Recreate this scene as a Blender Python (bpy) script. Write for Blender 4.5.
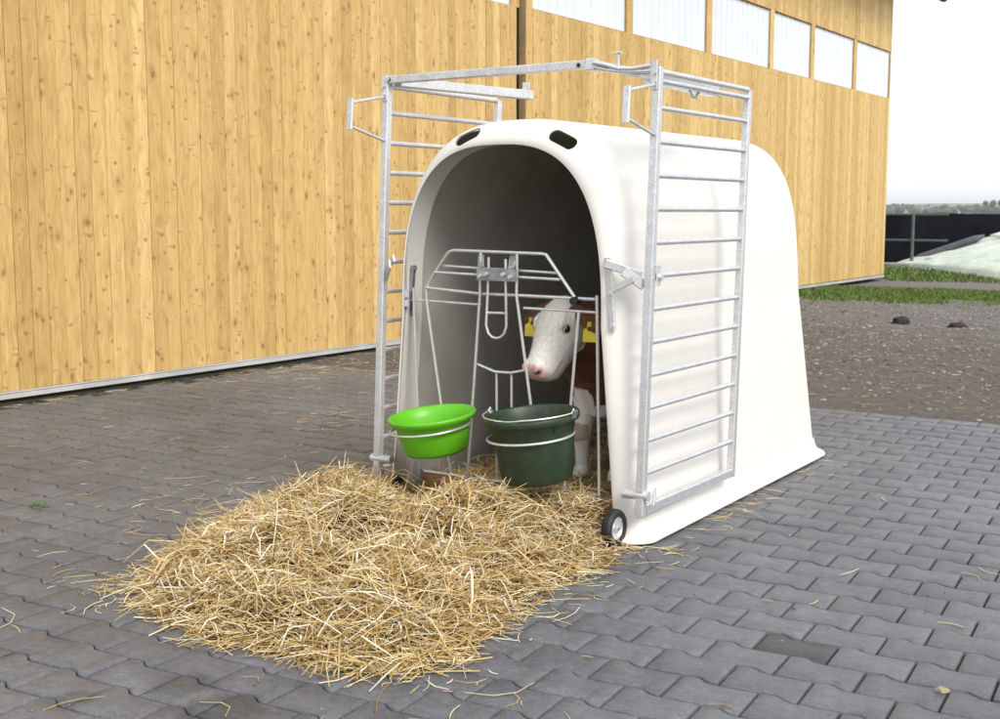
import bpy, bmesh, math, random
import numpy as np
from mathutils import Vector, Matrix, noise as mnoise
rng = np.random.default_rng(7); random.seed(7)
R = math.radians
scene = bpy.context.scene
for o in list(bpy.data.objects): bpy.data.objects.remove(o)
COL = scene.collection

# ------------------------------------------------------------------ camera
CAM_H = 1.15; YAW = 33.93; PITCH = 6.78
cam = bpy.data.cameras.new('camera'); cam_o = bpy.data.objects.new('camera', cam); COL.objects.link(cam_o)
cam.sensor_width = 36; cam.lens = 44.64; cam.clip_start = 0.05; cam.clip_end = 8000
cam_o.location = (0, 0, CAM_H)
cam_o.rotation_euler = (R(90 - PITCH), 0, R(YAW))
cam.dof.use_dof = True; cam.dof.focus_distance = 4.55; cam.dof.aperture_fstop = 9.0
scene.camera = cam_o
scene.render.resolution_x = 1024; scene.render.resolution_y = 736

# ------------------------------------------------------------------ sky, sun, exposure
SUN_EL = 44; SUN_AZ = -24          # azimuth measured from +X towards +Y
w = bpy.data.worlds.new('World'); scene.world = w; w.use_nodes = True
nt = w.node_tree; nt.nodes.clear()
sky = nt.nodes.new('ShaderNodeTexSky'); sky.sky_type = 'NISHITA'; sky.sun_disc = False
sky.sun_elevation = R(SUN_EL); sky.sun_rotation = R(90 - SUN_AZ)
sky.air_density = 1.0; sky.dust_density = 1.5; sky.ozone_density = 1.0
hs = nt.nodes.new('ShaderNodeHueSaturation'); hs.inputs['Saturation'].default_value = 0.42
bg = nt.nodes.new('ShaderNodeBackground'); bg.inputs['Strength'].default_value = 0.13
wo = nt.nodes.new('ShaderNodeOutputWorld')
veil = nt.nodes.new('ShaderNodeMix'); veil.data_type = 'RGBA'; veil.inputs[0].default_value = 0.72   # thin even cloud veil over the whole sky
veil.inputs[7].default_value = (7.4, 7.6, 7.9, 1)
nt.links.new(sky.outputs[0], hs.inputs['Color']); nt.links.new(hs.outputs[0], veil.inputs[6]); nt.links.new(veil.outputs[2], bg.inputs[0]); nt.links.new(bg.outputs[0], wo.inputs[0])
sl = bpy.data.lights.new('sun', 'SUN'); sl.energy = 1.9; sl.angle = R(27); sl.color = (1, 0.95, 0.88)
so = bpy.data.objects.new('sun', sl); COL.objects.link(so); so.location = (8, 0, 10)
sd = Vector((math.cos(R(SUN_EL)) * math.cos(R(SUN_AZ)), math.cos(R(SUN_EL)) * math.sin(R(SUN_AZ)), math.sin(R(SUN_EL))))
so.rotation_euler = sd.to_track_quat('Z', 'Y').to_euler()
scene.view_settings.view_transform = 'Standard'; scene.view_settings.look = 'None'
scene.view_settings.exposure = 0.56; scene.view_settings.gamma = 1
scene.view_settings.use_curve_mapping = False

# ------------------------------------------------------------------ material helpers
class NT:
    def __init__(s, name):
        s.m = bpy.data.materials.new(name); s.m.use_nodes = True
        s.t = s.m.node_tree; s.t.nodes.clear()
        s.out = s.n('ShaderNodeOutputMaterial'); s.b = s.n('ShaderNodeBsdfPrincipled')
        s.l(s.b.outputs[0], s.out.inputs[0])
    def n(s, typ, **kw):
        nd = s.t.nodes.new(typ)
        for k, v in kw.items(): setattr(nd, k, v)
        return nd
    def l(s, a, b): s.t.links.new(a, b)
    def set(s, nd, key, v):
        if hasattr(v, 'is_output') or isinstance(v, bpy.types.NodeSocket): s.l(v, nd.inputs[key])
        else: nd.inputs[key].default_value = v
    def noise(s, vec, scale, detail=4, rough=0.55, dist=0):
        nd = s.n('ShaderNodeTexNoise'); nd.inputs['Scale'].default_value = scale
        nd.inputs['Detail'].default_value = detail; nd.inputs['Roughness'].default_value = rough
        nd.inputs['Distortion'].default_value = dist
        if vec is not None: s.l(vec, nd.inputs['Vector'])
        return nd.outputs[0]
    def ramp(s, fac, stops, interp='LINEAR'):
        nd = s.n('ShaderNodeValToRGB'); nd.color_ramp.interpolation = interp
        e = nd.color_ramp.elements
        while len(e) < len(stops): e.new(0.5)
        for el, (p, c) in zip(e, stops):
            el.position = p
            el.color = (c, c, c, 1) if not hasattr(c, '__len__') else (*c, 1)
        s.l(fac, nd.inputs[0]); return nd.outputs[0]
    def mix(s, a, b, fac, mode='MIX'):
        nd = s.n('ShaderNodeMix', data_type='RGBA', blend_type=mode)
        for sock, v in ((nd.inputs[6], a), (nd.inputs[7], b)):
            if isinstance(v, bpy.types.NodeSocket): s.l(v, sock)
            else: sock.default_value = (*v, 1) if len(v) == 3 else v
        if isinstance(fac, bpy.types.NodeSocket): s.l(fac, nd.inputs[0])
        else: nd.inputs[0].default_value = fac
        return nd.outputs[2]
    def math(s, op, a, b=None):
        nd = s.n('ShaderNodeMath', operation=op)
        for i, v in enumerate((a, b)):
            if v is None: continue
            if isinstance(v, bpy.types.NodeSocket): s.l(v, nd.inputs[i])
            else: nd.inputs[i].default_value = v
        return nd.outputs[0]
    def vmul(s, vec, v):
        nd = s.n('ShaderNodeVectorMath', operation='MULTIPLY'); s.l(vec, nd.inputs[0]); nd.inputs[1].default_value = v
        return nd.outputs[0]
    def vadd(s, vec, v):
        nd = s.n('ShaderNodeVectorMath', operation='ADD'); s.l(vec, nd.inputs[0])
        if isinstance(v, bpy.types.NodeSocket): s.l(v, nd.inputs[1])
        else: nd.inputs[1].default_value = v
        return nd.outputs[0]
    def pos(s): return s.n('ShaderNodeNewGeometry').outputs['Position']
    def objc(s): return s.n('ShaderNodeTexCoord').outputs['Object']
    def rand(s): return s.n('ShaderNodeObjectInfo').outputs['Random']
    def attr(s, name):
        nd = s.n('ShaderNodeAttribute'); nd.attribute_name = name; return nd
    def bump(s, h, strength=0.3, dist=0.01):
        nd = s.n('ShaderNodeBump'); nd.inputs['Strength'].default_value = strength; nd.inputs['Distance'].default_value = dist
        s.l(h, nd.inputs['Height']); s.l(nd.outputs[0], s.b.inputs['Normal'])
    def col(s, c):
        if isinstance(c, bpy.types.NodeSocket): s.l(c, s.b.inputs['Base Color'])
        else: s.b.inputs['Base Color'].default_value = (*c, 1)
    def rough(s, v):
        if isinstance(v, bpy.types.NodeSocket): s.l(v, s.b.inputs['Roughness'])
        else: s.b.inputs['Roughness'].default_value = v

def simple(name, c, rough=0.5, metal=0.0, var=0.12, scale=8, bump=0.0, bscale=60):
    k = NT(name); p = k.objc()
    f = k.noise(p, scale, 5)
    c2 = tuple(max(0, x * (1 - var * 1.6)) for x in c); c3 = tuple(min(1, x * (1 + var)) for x in c)
    k.col(k.ramp(f, [(0.3, c2), (0.7, c3)])); k.rough(rough); k.b.inputs['Metallic'].default_value = metal
    if bump: k.bump(k.noise(p, bscale, 4), bump, 0.004)
    return k.m

M = {}
# -- paving stone
def mat_paver(name, use_attr, base=(0.126, 0.129, 0.138)):
    k = NT(name); p = k.pos()
    r = k.attr('rnd').outputs['Fac'] if use_attr else k.rand()
    tone = k.ramp(r, [(0.0, tuple(x * 0.89 for x in base)), (0.5, base), (1.0, tuple(x * 1.09 for x in base))])
    big = k.noise(p, 1.1, 5, 0.6)
    c = k.mix(tone, k.ramp(big, [(0.3, (0.74, 0.74, 0.75)), (0.7, (1.10, 1.10, 1.10))]), 1.0, 'MULTIPLY')
    blot = k.noise(p, 9, 6, 0.7)
    c = k.mix(c, k.ramp(blot, [(0.35, (0.80, 0.80, 0.82)), (0.65, (1.12, 1.11, 1.10))]), 1.0, 'MULTIPLY')
    fine = k.noise(p, 420, 3, 0.6)
    c = k.mix(c, k.ramp(fine, [(0.30, (0.68, 0.68, 0.70)), (0.5, (1, 1, 1)), (0.74, (1.35, 1.34, 1.32))]), 0.8, 'MULTIPLY')
    # brown dust blown over from the yard and oil stains with a shape of their own
    dust = k.ramp(k.noise(p, 2.3, 6, 0.65), [(0.52, 0.0), (0.75, 1.0)])
    c = k.mix(c, (0.17, 0.155, 0.13), k.math('MULTIPLY', dust, 0.06))
    wob = k.noise(p, 7, 4, 0.6)
    for (sx, sy, rad, st) in ((-2.08, 1.93, 0.13, 0.75), (-2.28, 1.98, 0.10, 0.6), (-2.42, 1.78, 0.08, 0.5), (-1.62, 1.76, 0.12, 0.5), (-1.95, 1.76, 0.10, 0.6)):
        d = k.n('ShaderNodeVectorMath', operation='DISTANCE'); k.l(p, d.inputs[0]); d.inputs[1].default_value = (sx, sy, 0)
        q = k.math('ADD', k.math('DIVIDE', d.outputs['Value'], rad), k.math('MULTIPLY', k.math('SUBTRACT', wob, 0.5), 1.8))
        c = k.mix(c, (0.045, 0.045, 0.048), k.math('MULTIPLY', k.ramp(q, [(0.55, 1.0), (1.0, 0.0)]), st))
    k.col(c); k.rough(k.ramp(blot, [(0.3, 0.42), (0.7, 0.62)]))
    c = k.mix(c, k.ramp(k.noise(p, 120, 5, 0.8), [(0.32, (0.70, 0.70, 0.71)), (0.5, (1, 1, 1)), (0.68, (1.28, 1.28, 1.26))]), 1.0, 'MULTIPLY')
    c = k.mix(c, k.ramp(k.noise(p, 34, 5, 0.7), [(0.33, (0.82, 0.82, 0.83)), (0.66, (1.14, 1.14, 1.13))]), 1.0, 'MULTIPLY')
    spk = k.ramp(k.noise(p, 95, 2, 0.5), [(0.70, 0.0), (0.76, 1.0)]); c = k.mix(c, (0.34, 0.34, 0.33), k.math('MULTIPLY', spk, 0.55))
    scuff = k.ramp(k.noise(k.vmul(p, (1.0, 5.0, 1.0)), 5.0, 5, 0.7), [(0.60, 0.0), (0.74, 1.0)]); c = k.mix(c, (0.22, 0.225, 0.235), k.math('MULTIPLY', scuff, 0.30)); k.col(c)
    h = k.math('ADD', k.math('MULTIPLY', fine, 0.5), k.math('MULTIPLY', k.noise(p, 60, 4), 0.8))
    k.bump(h, 0.35, 0.004); return k.m
M['paver'] = mat_paver('paver_stone', False); M['paver_all'] = mat_paver('paver_stone_field', True)
M['paver_dark'] = mat_paver('paver_stone_dark', False, (0.058, 0.055, 0.055))
k = NT('joint_bed'); p = k.pos()
sep = k.n('ShaderNodeSeparateXYZ'); k.l(p, sep.inputs[0])
sand = k.ramp(k.noise(p, 160, 4, 0.7), [(0.3, (0.022, 0.02, 0.017)), (0.55, (0.05, 0.045, 0.037)), (0.72, (0.20, 0.18, 0.15))])
moss = k.ramp(k.noise(p, 90, 4, 0.7), [(0.3, (0.018, 0.026, 0.008)), (0.7, (0.055, 0.075, 0.02))])
mm = k.ramp(k.noise(p, 1.6, 4, 0.6), [(0.40, 0.0), (0.60, 1.0)])
k.col(k.mix(sand, moss, mm)); k.rough(0.95); k.bump(k.noise(p, 200, 4), 0.8, 0.01); M['bed'] = k.m
# -- gravel and dirt
k = NT('gravel_dirt'); p = k.pos()
sep = k.n('ShaderNodeSeparateXYZ'); k.l(p, sep.inputs[0])
vor = k.n('ShaderNodeTexVoronoi'); vor.inputs['Scale'].default_value = 26; k.l(p, vor.inputs['Vector'])
g = k.ramp(k.noise(p, 38, 6, 0.75), [(0.3, (0.075, 0.067, 0.06)), (0.5, (0.18, 0.168, 0.158)), (0.72, (0.34, 0.325, 0.31))])
dirt = k.ramp(k.noise(p, 14, 8, 0.75), [(0.3, (0.06, 0.05, 0.04)), (0.55, (0.145, 0.128, 0.105)), (0.75, (0.27, 0.245, 0.21))])
band = k.math('ADD', k.math('MULTIPLY', k.math('SUBTRACT', sep.outputs[1], 11.0), 0.16), k.math('MULTIPLY', k.math('SUBTRACT', k.noise(p, 0.8, 5, 0.6), 0.5), 1.6))
c = k.mix(dirt, g, k.ramp(band, [(0.0, 0.15), (0.35, 1.0)]))
st = k.ramp(k.noise(p, 3.0, 6, 0.7), [(0.55, 0.0), (0.7, 1.0)])
c = k.mix(c, (0.34, 0.26, 0.13), k.math('MULTIPLY', st, 0.35))
k.col(c); k.rough(0.95); k.bump(k.noise(p, 30, 6, 0.75), 0.9, 0.05); M['gravel'] = k.m
k = NT('pebble'); r = k.attr('rnd').outputs['Fac']
k.col(k.ramp(r, [(0.0, (0.07, 0.062, 0.055)), (0.4, (0.17, 0.158, 0.145)), (0.8, (0.25, 0.237, 0.222)), (1.0, (0.33, 0.315, 0.30))])); k.rough(0.9); M['pebble'] = k.m
k = NT('field'); p = k.pos()
k.col(k.ramp(k.noise(p, 0.02, 6, 0.6), [(0.3, (0.07, 0.095, 0.035)), (0.5, (0.13, 0.13, 0.055)), (0.7, (0.20, 0.17, 0.08))])); k.rough(0.95); M['field'] = k.m
k = NT('grass_blade'); r = k.attr('rnd').outputs['Fac']
k.col(k.ramp(r, [(0.0, (0.040, 0.085, 0.010)), (0.45, (0.085, 0.155, 0.018)), (0.8, (0.150, 0.215, 0.035)), (1.0, (0.32, 0.29, 0.10))])); k.rough(0.6); M['grass'] = k.m
# -- spruce boards
k = NT('spruce_board'); oc = k.objc(); r = k.rand()
cmb = k.n('ShaderNodeCombineXYZ'); k.l(k.math('MULTIPLY', r, 61.0), cmb.inputs[0]); k.l(k.math('MULTIPLY', r, 17.0), cmb.inputs[2])
v = k.vadd(oc, cmb.outputs[0])
warpn = k.n('ShaderNodeTexNoise'); warpn.inputs['Scale'].default_value = 5.0; k.l(v, warpn.inputs['Vector'])
wv = k.vadd(v, k.vmul(k.vadd(warpn.outputs['Color'], (-0.5, -0.5, -0.5)), (0.0, 0.09, 0.06)))
base = k.ramp(r, [(0.0, (0.50, 0.330, 0.115)), (0.3, (0.63, 0.430, 0.163)), (0.6, (0.57, 0.38, 0.136)), (0.85, (0.70, 0.500, 0.208)), (1.0, (0.61, 0.42, 0.163))])
grain = k.noise(k.vmul(wv, (40, 110, 2.2)), 1.0, 5, 0.6)
c = k.mix(base, k.ramp(grain, [(0.3, (0.76, 0.70, 0.60)), (0.6, (1.06, 1.06, 1.06))]), 0.75, 'MULTIPLY')
broad = k.noise(k.vmul(wv, (6, 22, 5.0)), 1.0, 5, 0.65, 0.8)
c = k.mix(c, k.ramp(broad, [(0.30, (0.82, 0.76, 0.66)), (0.50, (0.98, 0.97, 0.95)), (0.68, (1.10, 1.11, 1.14))]), 1.0, 'MULTIPLY')
wig = k.noise(k.vmul(v, (20, 42, 30)), 1.0, 3, 0.6)
for (sc3, r0, r1, cc, am) in (((9, 8.0, 5.0), .06, .125, (0.19, 0.075, 0.020), .9), ((9, 8.0, 5.0), .10, .30, (0.38, 0.20, 0.06), .5), ((6, 7.5, 10.0), .07, .16, (0.30, 0.145, 0.042), .75), ((7, 9.5, 8.0), .06, .15, (0.27, 0.12, 0.035), .75), ((4, 4.0, 17.0), .04, .15, (0.34, 0.18, 0.055), .65)):
    vk = k.n('ShaderNodeTexVoronoi'); vk.inputs['Scale'].default_value = 1.0; k.l(k.vmul(wv, sc3), vk.inputs['Vector'])
    kd = k.math('ADD', vk.outputs['Distance'], k.math('MULTIPLY', k.math('SUBTRACT', wig, 0.5), 0.22))
    c = k.mix(c, cc, k.math('MULTIPLY', k.ramp(kd, [(r0, 1.0), (r1, 0.0)]), am))
k.col(c); k.rough(0.6); k.bump(grain, 0.12, 0.003); M['board'] = k.m
M['gap_shade_wall'] = simple('painted_gap_shade', (0.05, 0.035, 0.02), 0.9)  # wall behind the boards coloured dark so the gaps read as shade
M['reveal'] = simple('brown_timber', (0.30, 0.20, 0.10), 0.7)
M['trim'] = simple('pale_timber', (0.34, 0.235, 0.12), 0.7)
M['flashing'] = simple('zinc_flashing', (0.52, 0.52, 0.50), 0.45, 0.1, 0.12, 3)
M['roof'] = simple('roof_sheet', (0.09, 0.07, 0.065), 0.6)
M['gutter'] = simple('dark_gutter', (0.03, 0.026, 0.026), 0.4, 0.3)
k = NT('polycarbonate'); p = k.objc()
k.col(k.ramp(k.noise(p, 2, 4), [(0.3, (0.66, 0.695, 0.76)), (0.7, (0.72, 0.75, 0.80))])); k.rough(0.28); M['pane'] = k.m
# -- hutch plastic
k = NT('white_polyethylene'); p = k.pos()
d = k.ramp(k.noise(p, 6, 6, 0.6), [(0.3, (0.745, 0.722, 0.68)), (0.7, (0.78, 0.758, 0.715))])
sep = k.n('ShaderNodeSeparateXYZ'); k.l(p, sep.inputs[0])
sm = k.math('MULTIPLY', k.ramp(sep.outputs[2], [(0.0, 1.0), (0.16, 0.0)]), k.ramp(k.noise(p, 14, 6, 0.7), [(0.45, 0.0), (0.7, 1.0)]))
d = k.mix(d, (0.50, 0.45, 0.36), k.math('MULTIPLY', sm, 0.35))
sc = k.ramp(k.noise(k.vmul(p, (4, 3, 18)), 3.0, 5, 0.7), [(0.62, 0.0), (0.72, 1.0)])
d = k.mix(d, (0.66, 0.65, 0.62), k.math('MULTIPLY', sc, 0.25))
k.col(d); k.rough(0.42); k.bump(k.noise(p, 3, 3), 0.10, 0.02); M['shell'] = k.m
k = NT('dimmed_inner_plastic'); p = k.pos()
k.col(k.ramp(k.noise(p, 5, 6, 0.6), [(0.3, (0.41, 0.39, 0.35)), (0.7, (0.51, 0.49, 0.445))])); k.rough(0.45); M['inner'] = k.m  # inner skin greyer than the shell, shade of the interior put into its colour
# -- galvanised steel
k = NT('galvanised_steel'); p = k.pos()
vs = k.n('ShaderNodeTexVoronoi'); vs.inputs['Scale'].default_value = 140; k.l(p, vs.inputs['Vector'])
f = k.math('ADD', k.math('MULTIPLY', k.noise(p, 22, 5, 0.6), 0.7), k.math('MULTIPLY', vs.outputs['Distance'], 0.45))
k.col(k.ramp(f, [(0.2, (0.46, 0.465, 0.48)), (0.55, (0.64, 0.645, 0.66)), (0.85, (0.78, 0.78, 0.79))]))
k.rough(k.ramp(f, [(0.3, 0.50), (0.7, 0.34)])); k.b.inputs['Metallic'].default_value = 0.6; M['steel'] = k.m
M['steel_dull'] = simple('dull_zinc', (0.34, 0.35, 0.36), 0.5, 0.6, 0.25, 30)
M['rubber'] = simple('black_rubber', (0.018, 0.018, 0.019), 0.6, 0, 0.3, 30)
M['black'] = simple('black_plastic', (0.012, 0.012, 0.013), 0.4)
k = NT('green_plastic'); p = k.objc()
k.col(k.ramp(k.noise(p, 9, 6, 0.65), [(0.3, (0.105, 0.42, 0.010)), (0.7, (0.135, 0.50, 0.016))])); k.rough(0.38); M['green'] = k.m
k = NT('dark_green_plastic'); p = k.objc()
c = k.ramp(k.noise(p, 7, 6, 0.65), [(0.3, (0.014, 0.031, 0.014)), (0.7, (0.022, 0.046, 0.020))])
dd = k.ramp(k.noise(p, 26, 6, 0.75), [(0.48, 0.0), (0.72, 1.0)])
k.col(k.mix(c, (0.07, 0.085, 0.055), k.math('MULTIPLY', dd, 0.4))); k.rough(0.45); M['dgreen'] = k.m
# -- straw
k = NT('straw'); r = k.attr('rnd').outputs['Fac']
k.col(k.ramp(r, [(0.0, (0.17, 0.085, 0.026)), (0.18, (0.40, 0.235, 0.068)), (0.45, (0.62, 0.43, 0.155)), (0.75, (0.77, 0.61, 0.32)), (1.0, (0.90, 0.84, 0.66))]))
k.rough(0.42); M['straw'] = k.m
k = NT('straw_under'); p = k.pos()
k.col(k.ramp(k.noise(p, 70, 6, 0.8), [(0.35, (0.09, 0.05, 0.016)), (0.6, (0.32, 0.20, 0.065)), (0.75, (0.5, 0.34, 0.13))])); k.rough(0.8)
k.bump(k.noise(p, 90, 5, 0.8), 1.0, 0.03); M['straw_under'] = k.m
k = NT('larch_plank'); oc = k.objc()
gr = k.noise(k.vmul(oc, (3.0, 60, 70)), 1.0, 5, 0.6, 0.4)
k.col(k.ramp(gr, [(0.3, (0.27, 0.125, 0.06)), (0.5, (0.46, 0.25, 0.13)), (0.7, (0.58, 0.36, 0.21))])); k.rough(0.65); k.bump(gr, 0.25, 0.004); M['plank'] = k.m
# -- calf
k = NT('calf_coat'); p = k.objc(); a = k.attr('coat').outputs['Color']
f = k.noise(k.vmul(p, (1, 1, 0.5)), 260, 4, 0.7)
k.col(k.mix(a, k.ramp(f, [(0.3, (0.80, 0.79, 0.77)), (0.7, (1.08, 1.08, 1.08))]), 0.8, 'MULTIPLY')); k.rough(0.75)
k.bump(f, 0.3, 0.003); k.b.inputs['Sheen Weight'].default_value = 0.15; M['coat'] = k.m
k = NT('eye_dark'); k.col((0.008, 0.006, 0.005)); k.rough(0.08); M['eye'] = k.m
M['tag'] = simple('yellow_tag', (0.78, 0.62, 0.045), 0.45, 0, 0.08, 20)
# -- far things
k = NT('black_screen'); p = k.pos()
k.col(k.ramp(k.noise(p, 3, 4), [(0.3, (0.006, 0.007, 0.010)), (0.7, (0.014, 0.015, 0.02))])); k.rough(0.95); k.b.inputs['Specular IOR Level'].default_value = 0.1; M['screen'] = k.m
k = NT('tarp'); p = k.pos()
k.col(k.ramp(k.noise(p, 2.2, 6, 0.65), [(0.3, (0.40, 0.50, 0.41)), (0.5, (0.55, 0.63, 0.53)), (0.7, (0.66, 0.70, 0.60))])); k.rough(0.6)
k.bump(k.noise(p, 4, 6, 0.7), 0.6, 0.08); M['tarp'] = k.m
M['hose'] = simple('blue_grey_bag', (0.085, 0.09, 0.105), 0.6); M['white_bag'] = simple('white_sandbag', (0.72, 0.70, 0.66), 0.7)
M['post'] = simple('grey_green_post', (0.10, 0.13, 0.12), 0.5, 0.3); M['concrete'] = simple('concrete', (0.30, 0.285, 0.25), 0.9, 0, 0.25, 6, 0.4)
k = NT('far_foliage'); p = k.pos()
k.col(k.ramp(k.noise(p, 0.05, 5, 0.6), [(0.3, (0.035, 0.055, 0.02)), (0.5, (0.06, 0.085, 0.03)), (0.7, (0.12, 0.12, 0.045))])); k.rough(0.9); M['far_foliage'] = k.m
M['clod'] = simple('dark_earth', (0.03, 0.024, 0.018), 0.95, 0, 0.3, 20, 0.6)
M['chip'] = simple('tan_chip', (0.33, 0.28, 0.16), 0.8, 0, 0.2, 40)

# ------------------------------------------------------------------ mesh helpers
def new_obj(name, me, parent=None, loc=None):
    o = bpy.data.objects.new(name, me); COL.objects.link(o)
    if parent is not None: o.parent = parent
    if loc is not None: o.location = loc
    return o
def tag(o, label=None, cat=None, group=None, kind=None):
    if label: o['label'] = label
    if cat: o['category'] = cat
    if group: o['group'] = group
    if kind: o['kind'] = kind
    return o
def thing(name, label, cat, loc=(0, 0, 0), group=None):
    o = new_obj(name, None); o.location = loc; o.empty_display_size = 0.1
    return tag(o, label, cat, group)
class MB:
    """collects shapes in world coordinates; build() links ONE mesh object"""
    def __init__(s): s.v = []; s.f = []
    def add(s, vs, fs):
        b = len(s.v); s.v += [tuple(v) for v in vs]; s.f += [tuple(i + b for i in f) for f in fs]; return s
    def box(s, a, b):
        (x0, y0, z0), (x1, y1, z1) = a, b
        return s.add([(x0, y0, z0), (x1, y0, z0), (x1, y1, z0), (x0, y1, z0), (x0, y0, z1), (x1, y0, z1), (x1, y1, z1), (x0, y1, z1)],
                     [(0, 3, 2, 1), (4, 5, 6, 7), (0, 1, 5, 4), (1, 2, 6, 5), (2, 3, 7, 6), (3, 0, 4, 7)])
    def tube(s, pts, r, n=8, cap=True, closed=False):
        P = [Vector(p) for p in pts]; m = len(P); rr = r if hasattr(r, '__len__') else [r] * m
        T = []
        for i in range(m):
            if closed: t = P[(i + 1) % m] - P[i - 1]
            else: t = P[min(i + 1, m - 1)] - P[max(i - 1, 0)]
            T.append(t.normalized())
        up = Vector((0, 0, 1)) if abs(T[0].z) < 0.9 else Vector((0, 1, 0))
        nrm = (up - T[0] * up.dot(T[0])).normalized(); vs = []
        for i in range(m):
            nrm = (nrm - T[i] * nrm.dot(T[i])).normalized(); bi = T[i].cross(nrm)
            for j in range(n):
                a = 2 * math.pi * j / n
                vs.append(P[i] + (nrm * math.cos(a) + bi * math.sin(a)) * rr[i])
        fs = []
        for i in range(m if closed else m - 1):
            i2 = (i + 1) % m
            for j in range(n):
                fs.append((i * n + j, i * n + (j + 1) % n, i2 * n + (j + 1) % n, i2 * n + j))
        if cap and not closed:
            fs.append(tuple(range(n - 1, -1, -1))); fs.append(tuple((m - 1) * n + j for j in range(n)))
        return s.add(vs, fs)
    def beam(s, a, b, w, h, up=(0, 0, 1), ch=0.003):
        """square tube from a to b, chamfered edges; w along side, h along up"""
        a, b = Vector(a), Vector(b); t = (b - a).normalized(); u = Vector(up); u = (u - t * u.dot(t)).normalized(); sdv = t.cross(u)
        prof = []
        for sx, sy in ((1, 1), (-1, 1), (-1, -1), (1, -1)):
            p1 = (sx * (w / 2 - ch), sy * h / 2); p2 = (sx * w / 2, sy * (h / 2 - ch))
            prof += [p2, p1] if sx * sy > 0 else [p1, p2]
        vs = [c + sdv * x + u * y for c in (a, b) for x, y in prof]; n = 8
        fs = [(j, (j + 1) % n, n + (j + 1) % n, n + j) for j in range(n)] + [tuple(range(n - 1, -1, -1)), tuple(range(n, 2 * n))]
        return s.add(vs, fs)
    def lathe(s, prof, n=48, mat=None):
        """prof: (r, z) list; mat: Matrix applied"""
        vs = []; fs = []
        for r, z in prof:
            for j in range(n):
                a = 2 * math.pi * j / n; p = Vector((r * math.cos(a), r * math.sin(a), z))
                vs.append(mat @ p if mat else p)
        for i in range(len(prof) - 1):
            for j in range(n):
                fs.append((i * n + j, i * n + (j + 1) % n, (i + 1) * n + (j + 1) % n, (i + 1) * n + j))
        return s.add(vs, fs)
    def build(s, name, mat, parent=None, smooth=False, off=None, fix=True):
        if off is None: off = parent_world(parent)
        me = bpy.data.meshes.new(name); me.from_pydata([(v[0] - off[0], v[1] - off[1], v[2] - off[2]) for v in s.v], [], s.f)
        if fix:
            bm = bmesh.new(); bm.from_mesh(me); bmesh.ops.recalc_face_normals(bm, faces=bm.faces); bm.to_mesh(me); bm.free()
        me.materials.append(mat); o = new_obj(name, me, parent)
        if smooth:
            for pl in me.polygons: pl.use_smooth = True
            if smooth != 'all':
                me.set_sharp_from_angle(angle=R(38))
        me.update(); return o
def parent_world(p):
    v = Vector((0, 0, 0))
    while p is not None: v = v + p.location; p = p.parent
    return v
def grid_mesh(xs, ys, zf):
    vs = [(x, y, zf(x, y)) for y in ys for x in xs]; nx = len(xs)
    fs = [(j * nx + i, j * nx + i + 1, (j + 1) * nx + i + 1, (j + 1) * nx + i) for j in range(len(ys) - 1) for i in range(nx - 1)]
    return vs, fs
def np_mesh(name, V, F, mat, rnd=None, smooth=False, parent=None):
    """V (n,3), F (m,k) numpy -> one object; rnd: per vertex attribute"""
    me = bpy.data.meshes.new(name); V = np.asarray(V, np.float32); F = np.asarray(F, np.int32); kf = F.shape[1]
    me.vertices.add(len(V)); me.vertices.foreach_set('co', V.ravel())
    me.loops.add(F.size); me.loops.foreach_set('vertex_index', F.ravel())
    me.polygons.add(len(F)); me.polygons.foreach_set('loop_start', np.arange(0, F.size, kf, dtype=np.int32))
    me.update(calc_edges=True)
    if rnd is not None:
        at = me.attributes.new('rnd', 'FLOAT', 'POINT'); at.data.foreach_set('value', np.asarray(rnd, np.float32))
    me.materials.append(mat)
    if smooth: me.polygons.foreach_set('use_smooth', np.ones(len(F), bool))
    me.update(); return new_obj(name, me, parent)
def fnoise(x, y, s=1.0, o=0.0): return mnoise.noise(Vector((x * s + o, y * s - o, o * 0.37)))

# ------------------------------------------------------------------ view test (only to choose which stones are built singly)
_yw, _pt = R(YAW), R(PITCH)
_F = np.array([-math.sin(_yw) * math.cos(_pt), math.cos(_yw) * math.cos(_pt), -math.sin(_pt)]); _R = np.array([math.cos(_yw), math.sin(_yw), 0]); _U = np.cross(_R, _F)
def view(P):
    d = np.asarray(P, float) - np.array([0, 0, CAM_H]); dz = d @ _F
    return 500 + 1240 * (d @ _R) / dz, 359.5 - 1240 * (d @ _U) / dz, dz
def in_poly(x, y, poly):
    x = np.asarray(x); y = np.asarray(y); c = np.zeros(x.shape, bool); n = len(poly)
    for i in range(n):
        x1, y1 = poly[i]; x2, y2 = poly[i - 1]
        c ^= ((y1 > y) != (y2 > y)) & (x < (x2 - x1) * (y - y1) / (y2 - y1 + 1e-12) + x1)
    return c
def poly_dist(x, y, poly):
    x = np.asarray(x, float); y = np.asarray(y, float); d = np.full(x.shape, 1e9); n = len(poly)
    for i in range(n):
        x1, y1 = poly[i - 1]; x2, y2 = poly[i]; dx, dy = x2 - x1, y2 - y1
        t = np.clip(((x - x1) * dx + (y - y1) * dy) / (dx * dx + dy * dy), 0, 1)
        d = np.minimum(d, np.hypot(x - x1 - t * dx, y - y1 - t * dy))
    return np.where(in_poly(x, y, poly), d, -d)

# ================================================================== THE SETTING
BARN_X = -6.59; PAVE_Y = 7.05
# ground to the horizon
me = MB().add([(-3000, -400, -0.10), (3000, -400, -0.10), (3000, 3600, -0.10), (-3000, 3600, -0.10)], [(0, 1, 2, 3)])
tag(me.build('ground', M['field'], fix=False), kind='structure')
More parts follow.
